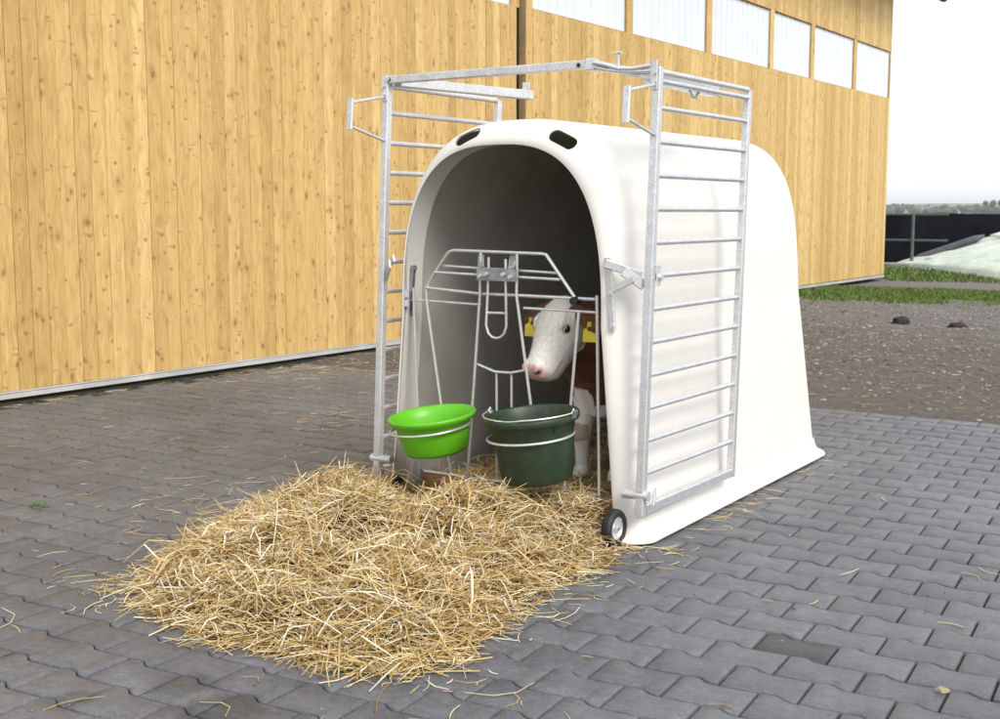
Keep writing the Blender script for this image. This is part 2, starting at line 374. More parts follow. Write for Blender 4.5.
# gravel yard behind the paving
def gz(x, y):
    e = min(1, max(0, (y - PAVE_Y) / 0.8))
    return -0.012 - 0.03 * (1 - min(1, max(0, (y - PAVE_Y + 0.2) / 0.25))) + e * (0.03 * fnoise(x, y, 0.9) + 0.022 * fnoise(x, y, 2.7, 5) + 0.012 * fnoise(x, y, 7, 9)) + 0.02 * e
vs, fs = grid_mesh(np.arange(-6.6, 10.01, 0.08), np.arange(6.85, 16.6, 0.08), gz)
tag(MB().add(vs, fs).build('gravel_yard', M['gravel'], smooth='all', fix=False), kind='structure')
vs, fs = grid_mesh(np.arange(-9.0, 12.01, 0.25), np.arange(16.3, 28.0, 0.25), lambda x, y: -0.03 + 0.02 * fnoise(x, y, 0.7))
tag(MB().add(vs, fs).build('gravel_track', M['gravel'], smooth='all', fix=False), kind='structure')

# paving: bed sheet + interlocking wave stones
pav = MB().add([(-6.62, -2.5, -0.0115), (9, -2.5, -0.0115), (9, PAVE_Y - 0.02, -0.0115), (-6.62, PAVE_Y - 0.02, -0.0115)], [(0, 1, 2, 3)]).build('paving', M['bed'], fix=False)
tag(pav, kind='structure')
A = np.array([0.2035, -0.004]); B = np.array([-0.016, 0.1440]); L = 0.2035; P_ = 0.1440
HX = [0, .1, .19, .25, .30, .36, .43, .5, .65, .8, 1.0]; HY = [0, .006, .009, .005, -.003, -.009, -.0115, -.0105, -.008, -.005, 0]
def hw(u): return float(np.interp(u % 1.0, HX, HY))
ang = math.atan2(A[1], A[0])
def stone_outline(g):
    us = [0, .1, .19, .25, .30, .36, .43, .5, .75, 1.0]
    ub = sorted((u + .5) % 1.0 for u in us[:-1] if u != .5) ; ub = [0.0] + [u for u in ub if 0 < u < 1] + [1.0]
    bot = [(u * L, hw(u + .5 if u < 1 else .5) + g) for u in ub]
    top = [(u * L + B[0], P_ + hw(u if u < 1 else 0.0) - g) for u in us]
    bot[0] = (g, bot[0][1]); bot[-1] = (L - g, bot[-1][1]); top[0] = (B[0] + g, top[0][1]); top[-1] = (B[0] + L - g, top[-1][1])
    return bot + top[::-1]
o0, o1, o2 = stone_outline(0.0036), stone_outline(0.0039), stone_outline(0.0058); n = len(o0)
sv = [(x, y, -0.022) for x, y in o0] + [(x, y, -0.0018) for x, y in o1] + [(x, y, 0.0) for x, y in o2]
sf = [(i, (i + 1) % n, n + (i + 1) % n, n + i) for i in range(n)] + [(n + i, n + (i + 1) % n, 2 * n + (i + 1) % n, 2 * n + i) for i in range(n)]
# triangulated top so that the joined field and the single stones share one shape
nb = n // 2
bm = bmesh.new(); bvs = [bm.verts.new((x, y, 0)) for x, y in o2]; bm.faces.new(bvs); bmesh.ops.triangulate(bm, faces=bm.faces[:])
bm.verts.index_update(); tops = [tuple(v.index + 2 * n for v in f.verts) for f in bm.faces]; bm.free()
stone_me = bpy.data.meshes.new('paving_stone'); stone_me.from_pydata(sv, [], sf + tops); stone_me.materials.append(M['paver'])
for p_ in stone_me.polygons: p_.use_smooth = True
stone_me.set_sharp_from_angle(angle=R(50)); stone_me.update()
STRAW_POLY = [(-2.84, 2.40), (-3.00, 2.52), (-3.11, 2.72), (-3.20, 2.98), (-3.30, 3.25), (-3.36, 3.55), (-3.30, 3.80), (-3.12, 3.95), (-3.03, 3.86), (-2.56, 3.80), (-2.46, 3.98), (-2.12, 3.98), (-2.09, 3.80), (-2.03, 3.66),
              (-1.97, 3.47), (-1.98, 3.22), (-2.02, 3.02), (-1.92, 2.78), (-1.87, 2.52), (-1.89, 2.40), (-2.02, 2.30), (-2.22, 2.33), (-2.5, 2.30), (-2.72, 2.36)]
HUTCH_POLY = [(-3.06, 3.75), (-1.93, 3.75), (-1.98, 5.85), (-3.0, 5.85)]
cells = []
org = np.array([-1.222, 3.022]) - 0
for r_ in range(-40, 36):
    for c_ in range(-34, 60):
        q = org + B * r_ + A * (c_ + (0.5 if r_ % 2 else 0.0)) + A * 0.0
        ctr = q + A / 2 + B / 2
        if -6.5 < ctr[0] < 5.5 and -1.2 < ctr[1] < PAVE_Y - 0.045: cells.append((q[0], q[1], ctr[0], ctr[1], r_, c_))
cells = np.array(cells); ctr3 = np.c_[cells[:, 2:4], np.zeros(len(cells))]
px, py, dz = view(ctr3)
vis = (dz > 0.5) & (px > -20) & (px < 1020) & (py < 735) & (py > 0)
vis &= poly_dist(cells[:, 2], cells[:, 3], STRAW_POLY) < 0.02
vis &= ~in_poly(cells[:, 2], cells[:, 3], HUTCH_POLY)
size = np.where(vis, 1 / np.maximum(dz, 0.1) ** 3, 0); order = np.argsort(-size)
single = set(order[:300].tolist())
tilt = rng.normal(0, 0.0032, (len(cells), 2)); dzs = rng.normal(-0.001, 0.0010, len(cells))
rest_V = []; rest_r = []; base_sv = np.array(sv); sfa = sf + tops
Fq = np.array([(a, b, c) for a, b, c, d in sf] + [(a, c, d) for a, b, c, d in sf] + tops)
rest_F = []; cnt = 0; ca, sa = math.cos(ang), math.sin(ang)
for i, (qx, qy, cx_, cy_, r_, c_) in enumerate(cells):
    if i in single:
        o = new_obj('paving_stone', stone_me, pav, (qx, qy, dzs[i])); o.rotation_euler = (tilt[i, 0], tilt[i, 1], ang)
        if r_ == 0 and c_ == 0:
            o.data = stone_me.copy(); o.data.materials[0] = M['paver_dark']; o.location.z -= 0.004
            o['label'] = 'one dark charcoal stone among the grey paving stones'
    else:
        x, y, z = base_sv.T
        V = np.c_[qx + x * ca - y * sa, qy + x * sa + y * ca, z + dzs[i] + tilt[i, 0] * (y - P_ / 2) - tilt[i, 1] * (x - L / 2)]
        rest_V.append(V); rest_F.append(Fq + cnt); cnt += len(V); rest_r.append(np.full(len(V), rng.random()))
o = np_mesh('paving_stone_field', np.vstack(rest_V), np.vstack(rest_F), M['paver_all'], np.concatenate(rest_r), parent=pav); tag(o, kind='stuff')

# ------------------------------------------------------------------ barn
barn = thing('barn', 'long barn clad in yellow spruce boards with a band of white windows', 'barn', (BARN_X, 10, 0))
STEP = 0.06; Y_STEP = 10.16; Y_END = 21.68
bmesh_cache = {}
def board_mesh(h):
    if h not in bmesh_cache:
        wd = 0.1144; pr = [(0, -0.02), (wd, -0.02), (wd, -0.003), (wd - 0.0025, 0), (0.0025, 0), (0, -0.003)]
        vs = [(x, y, z) for z in (0, h) for y, x in pr]; n = 6
        me = bpy.data.meshes.new('board'); me.from_pydata(vs, [], [(j, (j + 1) % n, n + (j + 1) % n, n + j) for j in range(n)] + [tuple(range(n - 1, -1, -1)), tuple(range(n, 2 * n))])
        me.materials.append(M['board']); bmesh_cache[h] = me
    return bmesh_cache[h]
def boards(y0, y1, z0, z1, x):
    me = board_mesh(round(z1 - z0, 3)); y = y0
    while y < y1 - 0.03:
        pw = min(random.choice((0.1165, 0.1165, 0.1165, 0.112, 0.121)), y1 - y)
        if y1 - y - pw < 0.03: pw = y1 - y
        o = new_obj('board', me, barn, (x - BARN_X + random.uniform(-0.0035, 0.0035), y - 10, z0)); o.scale = (1, pw / 0.1165, 1)
        y += pw
WZ0, WZ1 = 3.075, 3.86
boards(0.6, Y_STEP - 0.085, 0.075, WZ0, BARN_X)
boards(Y_STEP, Y_END, 0.075, WZ0, BARN_X + STEP)
WIN = [(10.27, 12.17), (12.31, 14.22), (14.37, 16.25), (16.38, 17.82), (17.96, 19.74), (19.88, 21.63)]
boards(Y_STEP, Y_END, WZ1, 4.735, BARN_X + STEP)
part = lambda name, mat, m: m.build(name, mat, barn)
part('wall', M['gap_shade_wall'], MB().box((BARN_X - 0.22, 0.3, 0.0), (BARN_X - 0.060, Y_STEP - 0.02, 4.7)))
part('wall', M['gap_shade_wall'], MB().box((BARN_X - 0.22, Y_STEP - 0.02, 0.0), (BARN_X + STEP - 0.075, Y_END - 0.003, 4.7)))
part('gable_wall', M['reveal'], MB().box((BARN_X - 9, Y_END - 0.15, 0.02), (BARN_X - 0.23, Y_END - 0.02, 4.7)))
part('backing_wall', M['gap_shade_wall'], MB().box((BARN_X + STEP - 0.074, Y_STEP + 0.002, 0.07), (BARN_X + STEP - 0.022, Y_END - 0.004, WZ0 - 0.01)))
part('backing_wall', M['gap_shade_wall'], MB().box((BARN_X + STEP - 0.074, Y_STEP + 0.002, WZ1 + 0.01), (BARN_X + STEP - 0.022, Y_END - 0.004, 4.73)))
part('corner_trim', M['trim'], MB().box((BARN_X - 0.02, Y_STEP - 0.012, 0.075), (BARN_X + STEP - 0.004, Y_STEP - 0.001, 4.735)))
edges = [Y_STEP] + [v for w_ in WIN for v in w_] + [Y_END]
for i in range(0, len(edges), 2):
    a, b = edges[i], edges[i + 1]
    part('mullion', M['board'], MB().box((BARN_X + STEP - 0.073, a + 0.001, WZ0 + 0.001), (BARN_X + STEP - 0.002, b - 0.001, WZ1 - 0.001)))
for a, b in WIN + [(0.8, 2.75), (2.9, 4.3), (4.45, 5.95), (6.1, 7.55), (7.7, 9.0), (9.15, 10.0)]:
    ox = STEP if a > Y_STEP else 0.0
    fr = MB(); xx = BARN_X + ox - 0.02
    fr.box((xx - 0.03, a + .002, WZ0 + .002), (xx, b - .002, WZ0 + 0.012)).box((xx - 0.03, a + .002, WZ1 - 0.012), (xx, b - .002, WZ1 - .002))
    fr.box((xx - 0.03, a + .002, WZ0 + .013), (xx, a + 0.012, WZ1 - .013)).box((xx - 0.03, b - 0.012, WZ0 + .013), (xx, b - .002, WZ1 - .013))
    wf = part('window', M['flashing'] if a < Y_STEP else M['reveal'], fr)
    nrib = max(3, round((b - a - 0.024) / 0.17)); pr = []
    st = (b - a - 0.024) / nrib
    for i in range(nrib):
        y0 = a + 0.012 + i * st
        pr += [(y0, 0.0), (y0 + st * 0.82, 0.0), (y0 + st * 0.86, 0.012), (y0 + st * 0.96, 0.012)]
    pr.append((b - 0.012, 0.0)); vs = [(xx - 0.016 + d, y, z) for z in (WZ0 + 0.012, WZ1 - 0.012) for y, d in pr]; n = len(pr)
    pn = MB().add(vs, [(j, j + 1, n + j + 1, n + j) for j in range(n - 1)]).build('pane', M['pane'], wf, fix=False)
boards(5.2, Y_STEP - 0.03, WZ1, 4.735, BARN_X)
for a, b in ((0.6, 0.8), (2.75, 2.9), (4.3, 4.45), (5.95, 6.1), (7.55, 7.7), (9.0, 9.15), (10.0, 10.13)): part('mullion', M['board'], MB().box((BARN_X - 0.055, a + .001, WZ0 + .001), (BARN_X - 0.002, b - .001, WZ1 - .001)))
part('base_flashing', M['flashing'], MB().box((BARN_X - 0.03, 0.6, 0.034), (BARN_X + 0.022, Y_STEP - 0.03, 0.0605)).box((BARN_X - 0.024, 0.6, 0.0645), (BARN_X + 0.006, Y_STEP - 0.03, 0.073)))
part('base_flashing', M['flashing'], MB().box((BARN_X + STEP - 0.03, Y_STEP - 0.028, 0.028), (BARN_X + STEP + 0.022, Y_END, 0.064)))
rf = part('roof', M['roof'], MB().add([(-6.03, -1, 4.97), (-6.03, 22.7, 4.97), (-16, 22.7, 7.5), (-16, -1, 7.5), (-6.03, -1, 5.07), (-6.03, 22.7, 5.07), (-16, 22.7, 7.6), (-16, -1, 7.6)],
     [(0, 3, 2, 1), (4, 5, 6, 7), (0, 1, 5, 4), (1, 2, 6, 5), (2, 3, 7, 6), (3, 0, 4, 7)]))
gt = MB(); ng = 10; prof = [(math.cos(math.pi + math.pi * j / ng) * 0.075, math.sin(math.pi + math.pi * j / ng) * 0.075) for j in range(ng + 1)]
vs = [(-6.0 + a, y, 4.873 + b) for y in (-1, 22.85) for a, b in prof]; n = ng + 1
gt.add(vs, [(j, j + 1, n + j + 1, n + j) for j in range(ng)] + [tuple(range(n)), tuple(range(n, 2 * n))])
part('gutter', M['gutter'], gt)

# ================================================================== CALF HUTCH
HX0 = -2.505; HY0 = 3.75
hutch = thing('calf_hutch', 'white moulded plastic calf hutch with an arched opening', 'calf hutch', (HX0, 4.8, 0))
NP = 72
def arch(wb, w0, z0, zt, p):
    """half outline from left base over the top to right base: (x, z) list"""
    pts = []; nl = 14
    for i in range(nl): t = i / nl; pts.append((-(wb + (w0 - wb) * t), z0 * t))
    na = NP - 2 * nl
    for i in range(na + 1):
        a = math.pi * i / na; c, s_ = math.cos(a), math.sin(a)
        x = -w0 * math.copysign(abs(c) ** (2 / p), c); z = z0 + (zt - z0) * abs(s_) ** (2 / p); pts.append((x, z))
    for i in range(nl - 1, -1, -1): t = i / nl; pts.append(((wb + (w0 - wb) * t), z0 * t))
    return pts
OC = -0.033                       # the opening sits slightly left of the body's middle
P_lip = [(x + OC, z) for x, z in arch(0.506, 0.442, 0.75, 1.398, 2.75)]; P_open = [(x + OC, z) for x, z in arch(0.500, 0.436, 0.75, 1.392, 2.75)]
P_out = arch(0.555, 0.487, 0.80, 1.487, 2.8); P_back = arch(0.555, 0.487, 0.80, 1.487, 3.4)
def dep(z): t = min(1, max(0, z / 1.1)); return 0.055 + 0.075 * t * t * (3 - 2 * t)
def lerp(a, b, t): return [(x0 + (x1 - x0) * t, z0 + (z1 - z0) * t) for (x0, z0), (x1, z1) in zip(a, b)]
rings = [(HY0 + 0.125, P_lip), (HY0 + 0.012, P_lip), (HY0 + 0.003, P_open)]      # (depth, outline); the rounded front follows below
FRONT = []
for i in range(11):
    a = math.pi / 2 * (0.06 + 0.94 * i / 10); FRONT.append((1 - math.cos(a), math.sin(a)))
YB = 5.50; RC = 0.08
def shear(y, z): return y + 0.24 * (1 - z / 1.487) * min(1, max(0, (y - HY0 - 0.14) / (YB + 0.1 - HY0))) ** 1.2
def taper(y): return 1 - 0.078 * min(1, max(0, (y - HY0) / (YB - HY0)))
for fd, fo in FRONT: rings.append((('f', fd), lerp(P_open, P_out, fo)))
for i in range(1, 13): rings.append((HY0 + 0.135 + (YB - RC - HY0 - 0.135) * i / 12, lerp(P_out, P_back, i / 12)))
for i in range(1, 8):
    a = math.pi / 2 * i / 7; d = RC * (1 - math.cos(a))
    rings.append((YB - RC + RC * math.sin(a), [(x * (1 - d / 0.48), z * (1 - d / 1.487)) for x, z in P_back]))
last = rings[-1][1]
for k_ in (0.8, 0.55, 0.3, 0.08): rings.append((YB + 0.004, [(x * k_, z * k_) for x, z in last]))
vs = []; fs = []; npt = len(P_out)
for y, pr in rings:
    for x, z in pr:
        yy = HY0 + dep(z) * y[1] if isinstance(y, tuple) else y
        vs.append((HX0 + x * taper(yy), shear(yy, z), z))
for i in range(len(rings) - 1):
    for j in range(npt - 1): fs.append((i * npt + j, i * npt + j + 1, (i + 1) * npt + j + 1, (i + 1) * npt + j))
fs.append(tuple((len(rings) - 1) * npt + j for j in range(npt)))
shell = MB().add(vs, fs).build('shell', M['shell'], hutch, smooth='all', fix=True)
# make sure normals point outwards (front face must look towards -Y)
fc = [p_ for p_ in shell.data.polygons if HY0 + 0.004 < p_.center.y + 4.8 < HY0 + 0.03 and abs(p_.normal.y) > 0.6]
if fc and np.mean([p_.normal.y for p_ in fc]) > 0: shell.data.flip_normals()
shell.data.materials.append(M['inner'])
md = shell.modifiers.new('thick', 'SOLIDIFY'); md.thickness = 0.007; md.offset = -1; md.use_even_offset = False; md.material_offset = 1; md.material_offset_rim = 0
shell_base = shell; md.show_viewport = False; bpy.context.view_layer.update()
cut = MB()
for sx in (-1, 1):
    # slot: stadium outline, long axis following the shoulder, cutting straight through the rounded front shoulder
    c0 = Vector((-2.684, 3.743, 1.446)) if sx < 0 else Vector((-2.266, 3.752, 1.422)); ax = Vector((sx * 0.90, 0.0, -0.44)).normalized()
    hit, lc, ln_, fi_ = shell_base.closest_point_on_mesh(c0 - hutch.location); c0 = lc + hutch.location; nrm = ln_.normalized(); ax = (ax - nrm * ax.dot(nrm)).normalized(); sdv = nrm.cross(ax)
    ol = []
    for j in range(20):
        a = 2 * math.pi * j / 20; ol.append(ax * (0.024 * math.cos(a) + (0.032 if math.cos(a) > 0 else -0.032)) + sdv * 0.028 * math.sin(a))
    vs = [c0 + nrm * d + q for d in (-0.014, 0.03) for q in ol]; n = 20
    cut.add(vs, [(j, (j + 1) % n, n + (j + 1) % n, n + j) for j in range(n)] + [tuple(range(n - 1, -1, -1)), tuple(range(n, 2 * n))])
md.show_viewport = True
cutter = cut.build('cutter', M['inner'], off=(0, 0, 0))
bo = shell.modifiers.new('slots', 'BOOLEAN'); bo.object = cutter; bo.operation = 'DIFFERENCE'; bo.solver = 'EXACT'
bpy.context.view_layer.update(); dg = bpy.context.evaluated_depsgraph_get()
nm = bpy.data.meshes.new_from_object(shell.evaluated_get(dg)); shell.modifiers.clear(); shell.data = nm
for p_ in nm.polygons: p_.use_smooth = True
nm.set_sharp_from_angle(angle=R(50))
bpy.data.objects.remove(cutter)
# base flange swept round sides and back
path = []
def outw(y): return 0.555 * taper(y)
fy = HY0 + 0.075
for sgn in (1, -1):
    seg = []
    for i in range(15):
        y = fy + (YB - RC - fy) * i / 14; seg.append((HX0 + sgn * outw(y), shear(y, 0)))
    for i in range(1, 8):
        a = math.pi / 2 * i / 7; y = YB - RC + RC * math.sin(a); d = RC * (1 - math.cos(a)); seg.append((HX0 + sgn * 0.555 * (1 - d / 0.48) * taper(y), shear(y, 0)))
    path = path + (seg if sgn == 1 else seg[::-1])
cor = [(HX0 + OC * (1 - fo) + sg * (0.500 + 0.055 * fo), HY0 + 0.055 * fd) for sg in (1, -1) for fd, fo in FRONT[2:]]
path = cor[:len(cor) // 2] + path + cor[len(cor) // 2:][::-1]
fprof = [(-0.004, 0.085), (0.003, 0.055), (0.012, 0.036), (0.026, 0.025), (0.043, 0.020), (0.050, 0.013), (0.050, 0.006), (0.043, 0.002), (-0.004, 0.002)]
vs = []; fs = []; m_ = len(fprof)
for i, (x, y) in enumerate(path):
    x0, y0 = path[max(0, i - 1)]; x1, y1 = path[min(len(path) - 1, i + 1)]; t = Vector((x1 - x0, y1 - y0, 0)).normalized(); nn = Vector((t.y, -t.x, 0))
    for d, z in fprof: vs.append((x + nn.x * d, y + nn.y * d, z + 0.004))
for i in range(len(path) - 1):
    for j in range(m_): fs.append((i * m_ + j, i * m_ + (j + 1) % m_, (i + 1) * m_ + (j + 1) % m_, (i + 1) * m_ + j))
fs += [tuple(range(m_)), tuple((len(path) - 1) * m_ + j for j in range(m_))]
MB().add(vs, fs).build('base_flange', M['shell'], hutch, smooth=True)
# wheels at the two front corners
for wx, wy, sgn in ((-2.005, 3.685, 1), (-2.975, 3.685, -1)):
    wz = 0.068; Mx = Matrix.Translation((wx, wy, wz)) @ Matrix.Rotation(R(90), 4, 'Y')
    ty = MB().lathe([(0.040, -0.014), (0.050, -0.019), (0.060, -0.018), (0.0655, -0.011), (0.067, -0.007), (0.0645, -0.006), (0.0645, -0.003), (0.067, -0.002), (0.067, 0.002), (0.0645, 0.003), (0.0645, 0.006), (0.067, 0.007), (0.0655, 0.011), (0.060, 0.018), (0.050, 0.019), (0.040, 0.014)], 40, Mx)
    rim = MB().lathe([(0.0415, -0.012), (0.0415, 0.0125), (0.036, 0.0135), (0.031, 0.006), (0.016, 0.005), (0.014, 0.016), (0.008, 0.018), (0.0, 0.018)], 32, Mx).lathe([(0.0, -0.0185), (0.008, -0.018), (0.014, -0.016), (0.016, -0.005), (0.031, -0.006), (0.036, -0.0135), (0.0415, -0.012)], 32, Mx)
    ax = MB().tube([(wx - 0.045 * sgn, wy, wz), (wx + 0.022 * sgn, wy, wz)], 0.007, 10)
    ax.beam((wx - 0.035 * sgn, wy, wz - 0.015), (wx - 0.035 * sgn, wy + 0.07, wz + 0.03), 0.006, 0.04)
    wo_ = ty.build('wheel', M['rubber'], hutch, smooth=True); rim.build('rim', M['steel'], wo_, smooth=True); ax.build('axle', M['steel_dull'], wo_, smooth=True)
# slotted hinge bars on the front face
for xt, xb, y_, zb, zt, up_ in ((-2.078, -2.056, HY0 + 0.004, 0.745, 0.995, (1, 0, 0)), (-2.962, -2.986, HY0 + 0.055, 0.745, 0.945, (0, 1, 0))):
    b_ = MB().beam((xb, y_, zb), (xt, y_, zt), 0.012, 0.024, up=up_)
    nv = Vector((0, -1, 0)) if up_[0] else Vector((1, 0, 0))
    for q in (0.06, 0.5, 0.94):
        c_ = Vector((xb + (xt - xb) * q, y_, zb + (zt - zb) * q)); b_.tube([c_ + nv * 0.005, c_ + nv * 0.012], 0.008, 8)
    b_.build('hinge_bar', M['steel_dull'] if xt < -2.5 else M['steel'], hutch, smooth=True)

# ------------------------------------------------------------------ raised yard fence
XR, XL = -1.925, -3.088
fence = thing('yard_fence', 'galvanised ladder-like yard fence folded upright round the hutch', 'fence', (HX0, 3.76, 0.12))
def lean(y, z): return y + 0.0 + 0.085 * (z - 0.12) / 1.51 - 0.01
def side_panel(X):
    s_ = 1 if X > -2.5 else -1
    YF, YR = 3.735, 4.50; ZB, ZT = 0.115, (1.632 if s_ > 0 else 1.650); R0, RP = (1.498, 0.1128) if s_ > 0 else (1.531, 0.1150)
    fr = MB(); W = 0.030
    fr.beam((X, lean(YF, ZB), ZB), (X, lean(YF, ZT), ZT), W, 0.030, up=(1, 0, 0))
    fr.beam((X, lean(YR, ZB), ZB), (X, lean(YR, ZT - .015), ZT - 0.015), W, 0.026, up=(1, 0, 0))
    fr.beam((X, lean(YF + .02, ZB), ZB + 0.019), (X, lean(YR - .016, ZB), ZB + 0.019), 0.032, 0.032)
    pn = fr.build('side_panel', M['steel'], fence)
    for i in range(12):
        z = R0 - i * RP
        MB().tube([(X, lean(YF + .0145, z), z), (X, lean(YR - .0155, z), z)], 0.0098, 10).build('bar', M['steel'], pn, smooth=True)
    for i in range(2):
        z = ZT - 0.016 - i * 0.03; MB().tube([(X + 0.004 * s_, lean(YF + .0145, z), z), (X + 0.004 * s_, lean(YR - .0155, z), z)], 0.0110, 10).build('top_rail', M['steel'], pn, smooth=True) if i == 0 or s_ > 0 else None
    # forward trapezoid foot loop
    z0 = ZT - 0.06; yf = lean(YF, 1.5) - 0.019
    hp = MB().beam((X, yf, z0), (X, yf - 0.195, z0 - 0.035), 0.012, 0.010).beam((X, yf - 0.19, z0 - 0.02), (X, yf - 0.20, z0 - 0.135), 0.026, 0.012, up=(0, 1, 0)).beam((X, yf - 0.195, z0 - 0.122), (X, yf, z0 - 0.165), 0.012, 0.010)
    hp.build('foot_loop', M['steel'], pn)
    # latch plate on a lower bar and its stay to the hutch
    zz = 0.93
    lp = MB().beam((X + 0.02 * s_, lean(YF, zz) + 0.024, zz - 0.03), (X + 0.02 * s_, lean(YF, zz) + 0.024, zz + 0.04), 0.028, 0.006, up=(1, 0, 0)).tube([(X, lean(YF, zz) + 0.03, zz), (X + 0.034 * s_, lean(YF, zz) + 0.03, zz)], 0.012, 8)
    lp.build('latch_plate', M['steel'], pn, smooth=True)
    xb = -2.075 if s_ > 0 else -3.0
    yb = HY0 - 0.02
    sy = MB().beam((xb, yb, 0.975), (X - 0.03 * s_, lean(YF, .94) - 0.004, 0.935), 0.006, 0.030).beam((X - 0.075 * s_, yb - 0.008, 0.952), (X - 0.02 * s_, lean(YF, .93), 0.90), 0.006, 0.036)
    if s_ > 0: sy.beam((X - 0.115 * s_, yb - 0.014, 0.885), (X - 0.035 * s_, yb - 0.010, 0.925), 0.006, 0.022)
    sy.build('stay', M['steel'], pn)
    pv = MB().tube([(X - 0.068 * s_, lean(YF, .18), 0.185), (X + 0.03 * s_, lean(YF, .18), 0.185)], 0.017, 12)
    pv.tube([(X + 0.034 * s_, lean(YF, .18) + 0.022, 0.17), (X + 0.034 * s_, lean(YF, .18) + 0.030, 0.20), (X + 0.034 * s_, lean(YF, .18) + 0.040, 0.205), (X + 0.034 * s_, lean(YF, .18) + 0.034, 0.172), (X + 0.034 * s_, lean(YF, .18) + 0.026, 0.15)], 0.004, 6)
    pv.build('pivot_pin', M['steel'], pn, smooth=True)
    cb = MB().beam((X - 0.004 * s_, lean(YF, ZT) - 0.022, ZT - 0.075), (X - 0.004 * s_, lean(YF, ZT) - 0.022, ZT + 0.022), 0.028, 0.005, up=(0, 1, 0))
    for z in (-0.02, -0.05): cb.tube([(X, lean(YF, ZT) - 0.024, ZT + z), (X, lean(YF, ZT) - 0.034, ZT + z)], 0.008, 8)
    cb.build('corner_bracket', M['steel'], pn, smooth=True)
    return pn
side_panel(XR); side_panel(XL)
# front panel of the fence, now lying flat on top
yf = lean(3.735, 1.63)
fp = MB().beam((XL + 0.0, yf - 0.004, 1.655), (-2.195, yf - 0.004, 1.657), 0.030, 0.029).tube([(XL + 0.022, yf - 0.030, 1.655), (XL + 0.022, yf + 0.02, 1.655)], 0.007, 8).build('front_rail', M['steel'], fence)
MB().tube([(-2.222, yf - 0.0225, 1.655), (-2.222, yf - 0.020, 1.655)], 0.0075, 10).tube([(XL + 0.024, yf - 0.0225, 1.655), (XL + 0.024, yf - 0.020, 1.655)], 0.0075, 10).build('bolt_hole_shade', M['black'], fp)  # thin black discs stand in for the shade inside bolt holes
MB().beam((-2.197, yf - 0.004, 1.657), (-2.160, yf + 0.006, 1.653), 0.040, 0.040).beam((-2.16, yf + 0.004, 1.652), (-1.955, yf + 0.03, 1.607), 0.03, 0.03).build('front_link', M['steel'], fence)
MB().tube([(-2.165, yf - 0.016, 1.660), (-2.12, yf - 0.012, 1.650), (-2.07, yf - 0.006, 1.634), (-2.02, yf - 0.002, 1.632), (-1.952, yf, 1.638)], 0.008, 8).build('latch_rod', M['steel'], fence, smooth=True)
MB().tube([(-2.165, yf - 0.012, 1.645), (-2.12, yf - 0.008, 1.634), (-2.07, yf - 0.004, 1.625), (-2.02, yf, 1.622), (-1.952, yf, 1.620)], 0.007, 8).build('latch_rod', M['steel'], fence, smooth=True)
MB().beam((-2.075, yf - 0.006, 1.638), (-2.075, yf - 0.006, 1.685), 0.012, 0.006, up=(0, 1, 0)).beam((-2.09, yf - 0.006, 1.688), (-2.06, yf - 0.006, 1.688), 0.012, 0.008).build('hook', M['steel'], fence)
gp = MB().beam((XL + 0.035, yf + 0.02, 1.648), (-2.875, 4.50, 1.640), 0.045, 0.036).build('gate_post', M['steel'], fence)
MB().beam((-2.893, 4.44, 1.66), (-2.882, 4.475, 1.66), 0.035, 0.004).beam((-2.880, 4.478, 1.662), (-2.880, 4.478, 1.692), 0.035, 0.004, up=(0, 1, 0)).build('post_clip', M['steel'], gp)
MB().beam((XR - 0.045, yf + 0.03, 1.602), (XR - 0.075, 4.42, 1.602), 0.05, 0.036).build('gate_post', M['steel'], fence)
MB().tube([(XR - 0.05, 4.16, 1.585), (XR - 0.05, 4.18, 1.565), (XR - 0.05, 4.21, 1.563), (XR - 0.05, 4.24, 1.585)], 0.006, 8).build('hook', M['steel'], fence, smooth=True)

# ------------------------------------------------------------------ feed gate of bent rods in the opening
GY = 3.787
gate = thing('feed_gate', 'galvanised wire feed gate across the hutch opening', 'gate', (-2.53, GY, 0.145))
def rod(pts, r=0.0052, name='rod', y=GY, yo=0.0):
    return MB().tube([(x, y + yo, z) for x, z in pts], r, 8).build(name, M['steel'], gate, smooth=True)
rod([(-2.892, .862), (-2.785, .996), (-2.772, 1.003), (-2.755, 1.007), (-2.365, 1.001), (-2.348, .998), (-2.338, .985), (-2.229, .850)], 0.0062, 'top_hoop')
rod([(-2.825, .947), (-2.302, .933)], yo=0.013); rod([(-2.837, .923), (-2.286, .912)], yo=-0.012)
rod([(-2.892, .862), (-2.629, .848), (-2.467, .848), (-2.145, .846)], 0.0062, 'cross_rod', yo=0.0)
rod([(-2.972, .812), (-2.64, .806)], yo=0.012); rod([(-2.451, .802), (-2.145, .799)], yo=0.012)
rod([(-2.950, .86), (-2.950, .811), (-2.934, .40), (-2.925, .135)], 0.0055, 'upright')
rod([(-2.890, .865), (-2.886, .804), (-2.823, .43), (-2.775, .145)], 0.0055, 'upright')
rod([(-2.625, 1.002), (-2.629, .848), (-2.664, .43), (-2.690, .145)], 0.0055, 'upright', yo=-0.012)
rod([(-2.465, 1.0), (-2.467, .848), (-2.406, .465), (-2.36, .146)], 0.0055, 'upright', yo=-0.012)
rod([(-2.205, .80), (-2.236, .457), (-2.262, .148)], 0.0055, 'upright', yo=-0.012)
rod([(-2.139, .86), (-2.137, .80), (-2.122, .13)], 0.0062, 'upright')
rod([(-2.583, .985), (-2.583, .928), (-2.595, .735), (-2.585, .705), (-2.568, .692), (-2.55, .688), (-2.53, .693), (-2.514, .708), (-2.505, .735), (-2.508, .92), (-2.508, .98)], 0.0048, 'neck_loop', yo=-0.022)
rod([(-2.593, .78), (-2.506, .782)], 0.005, yo=-0.016)
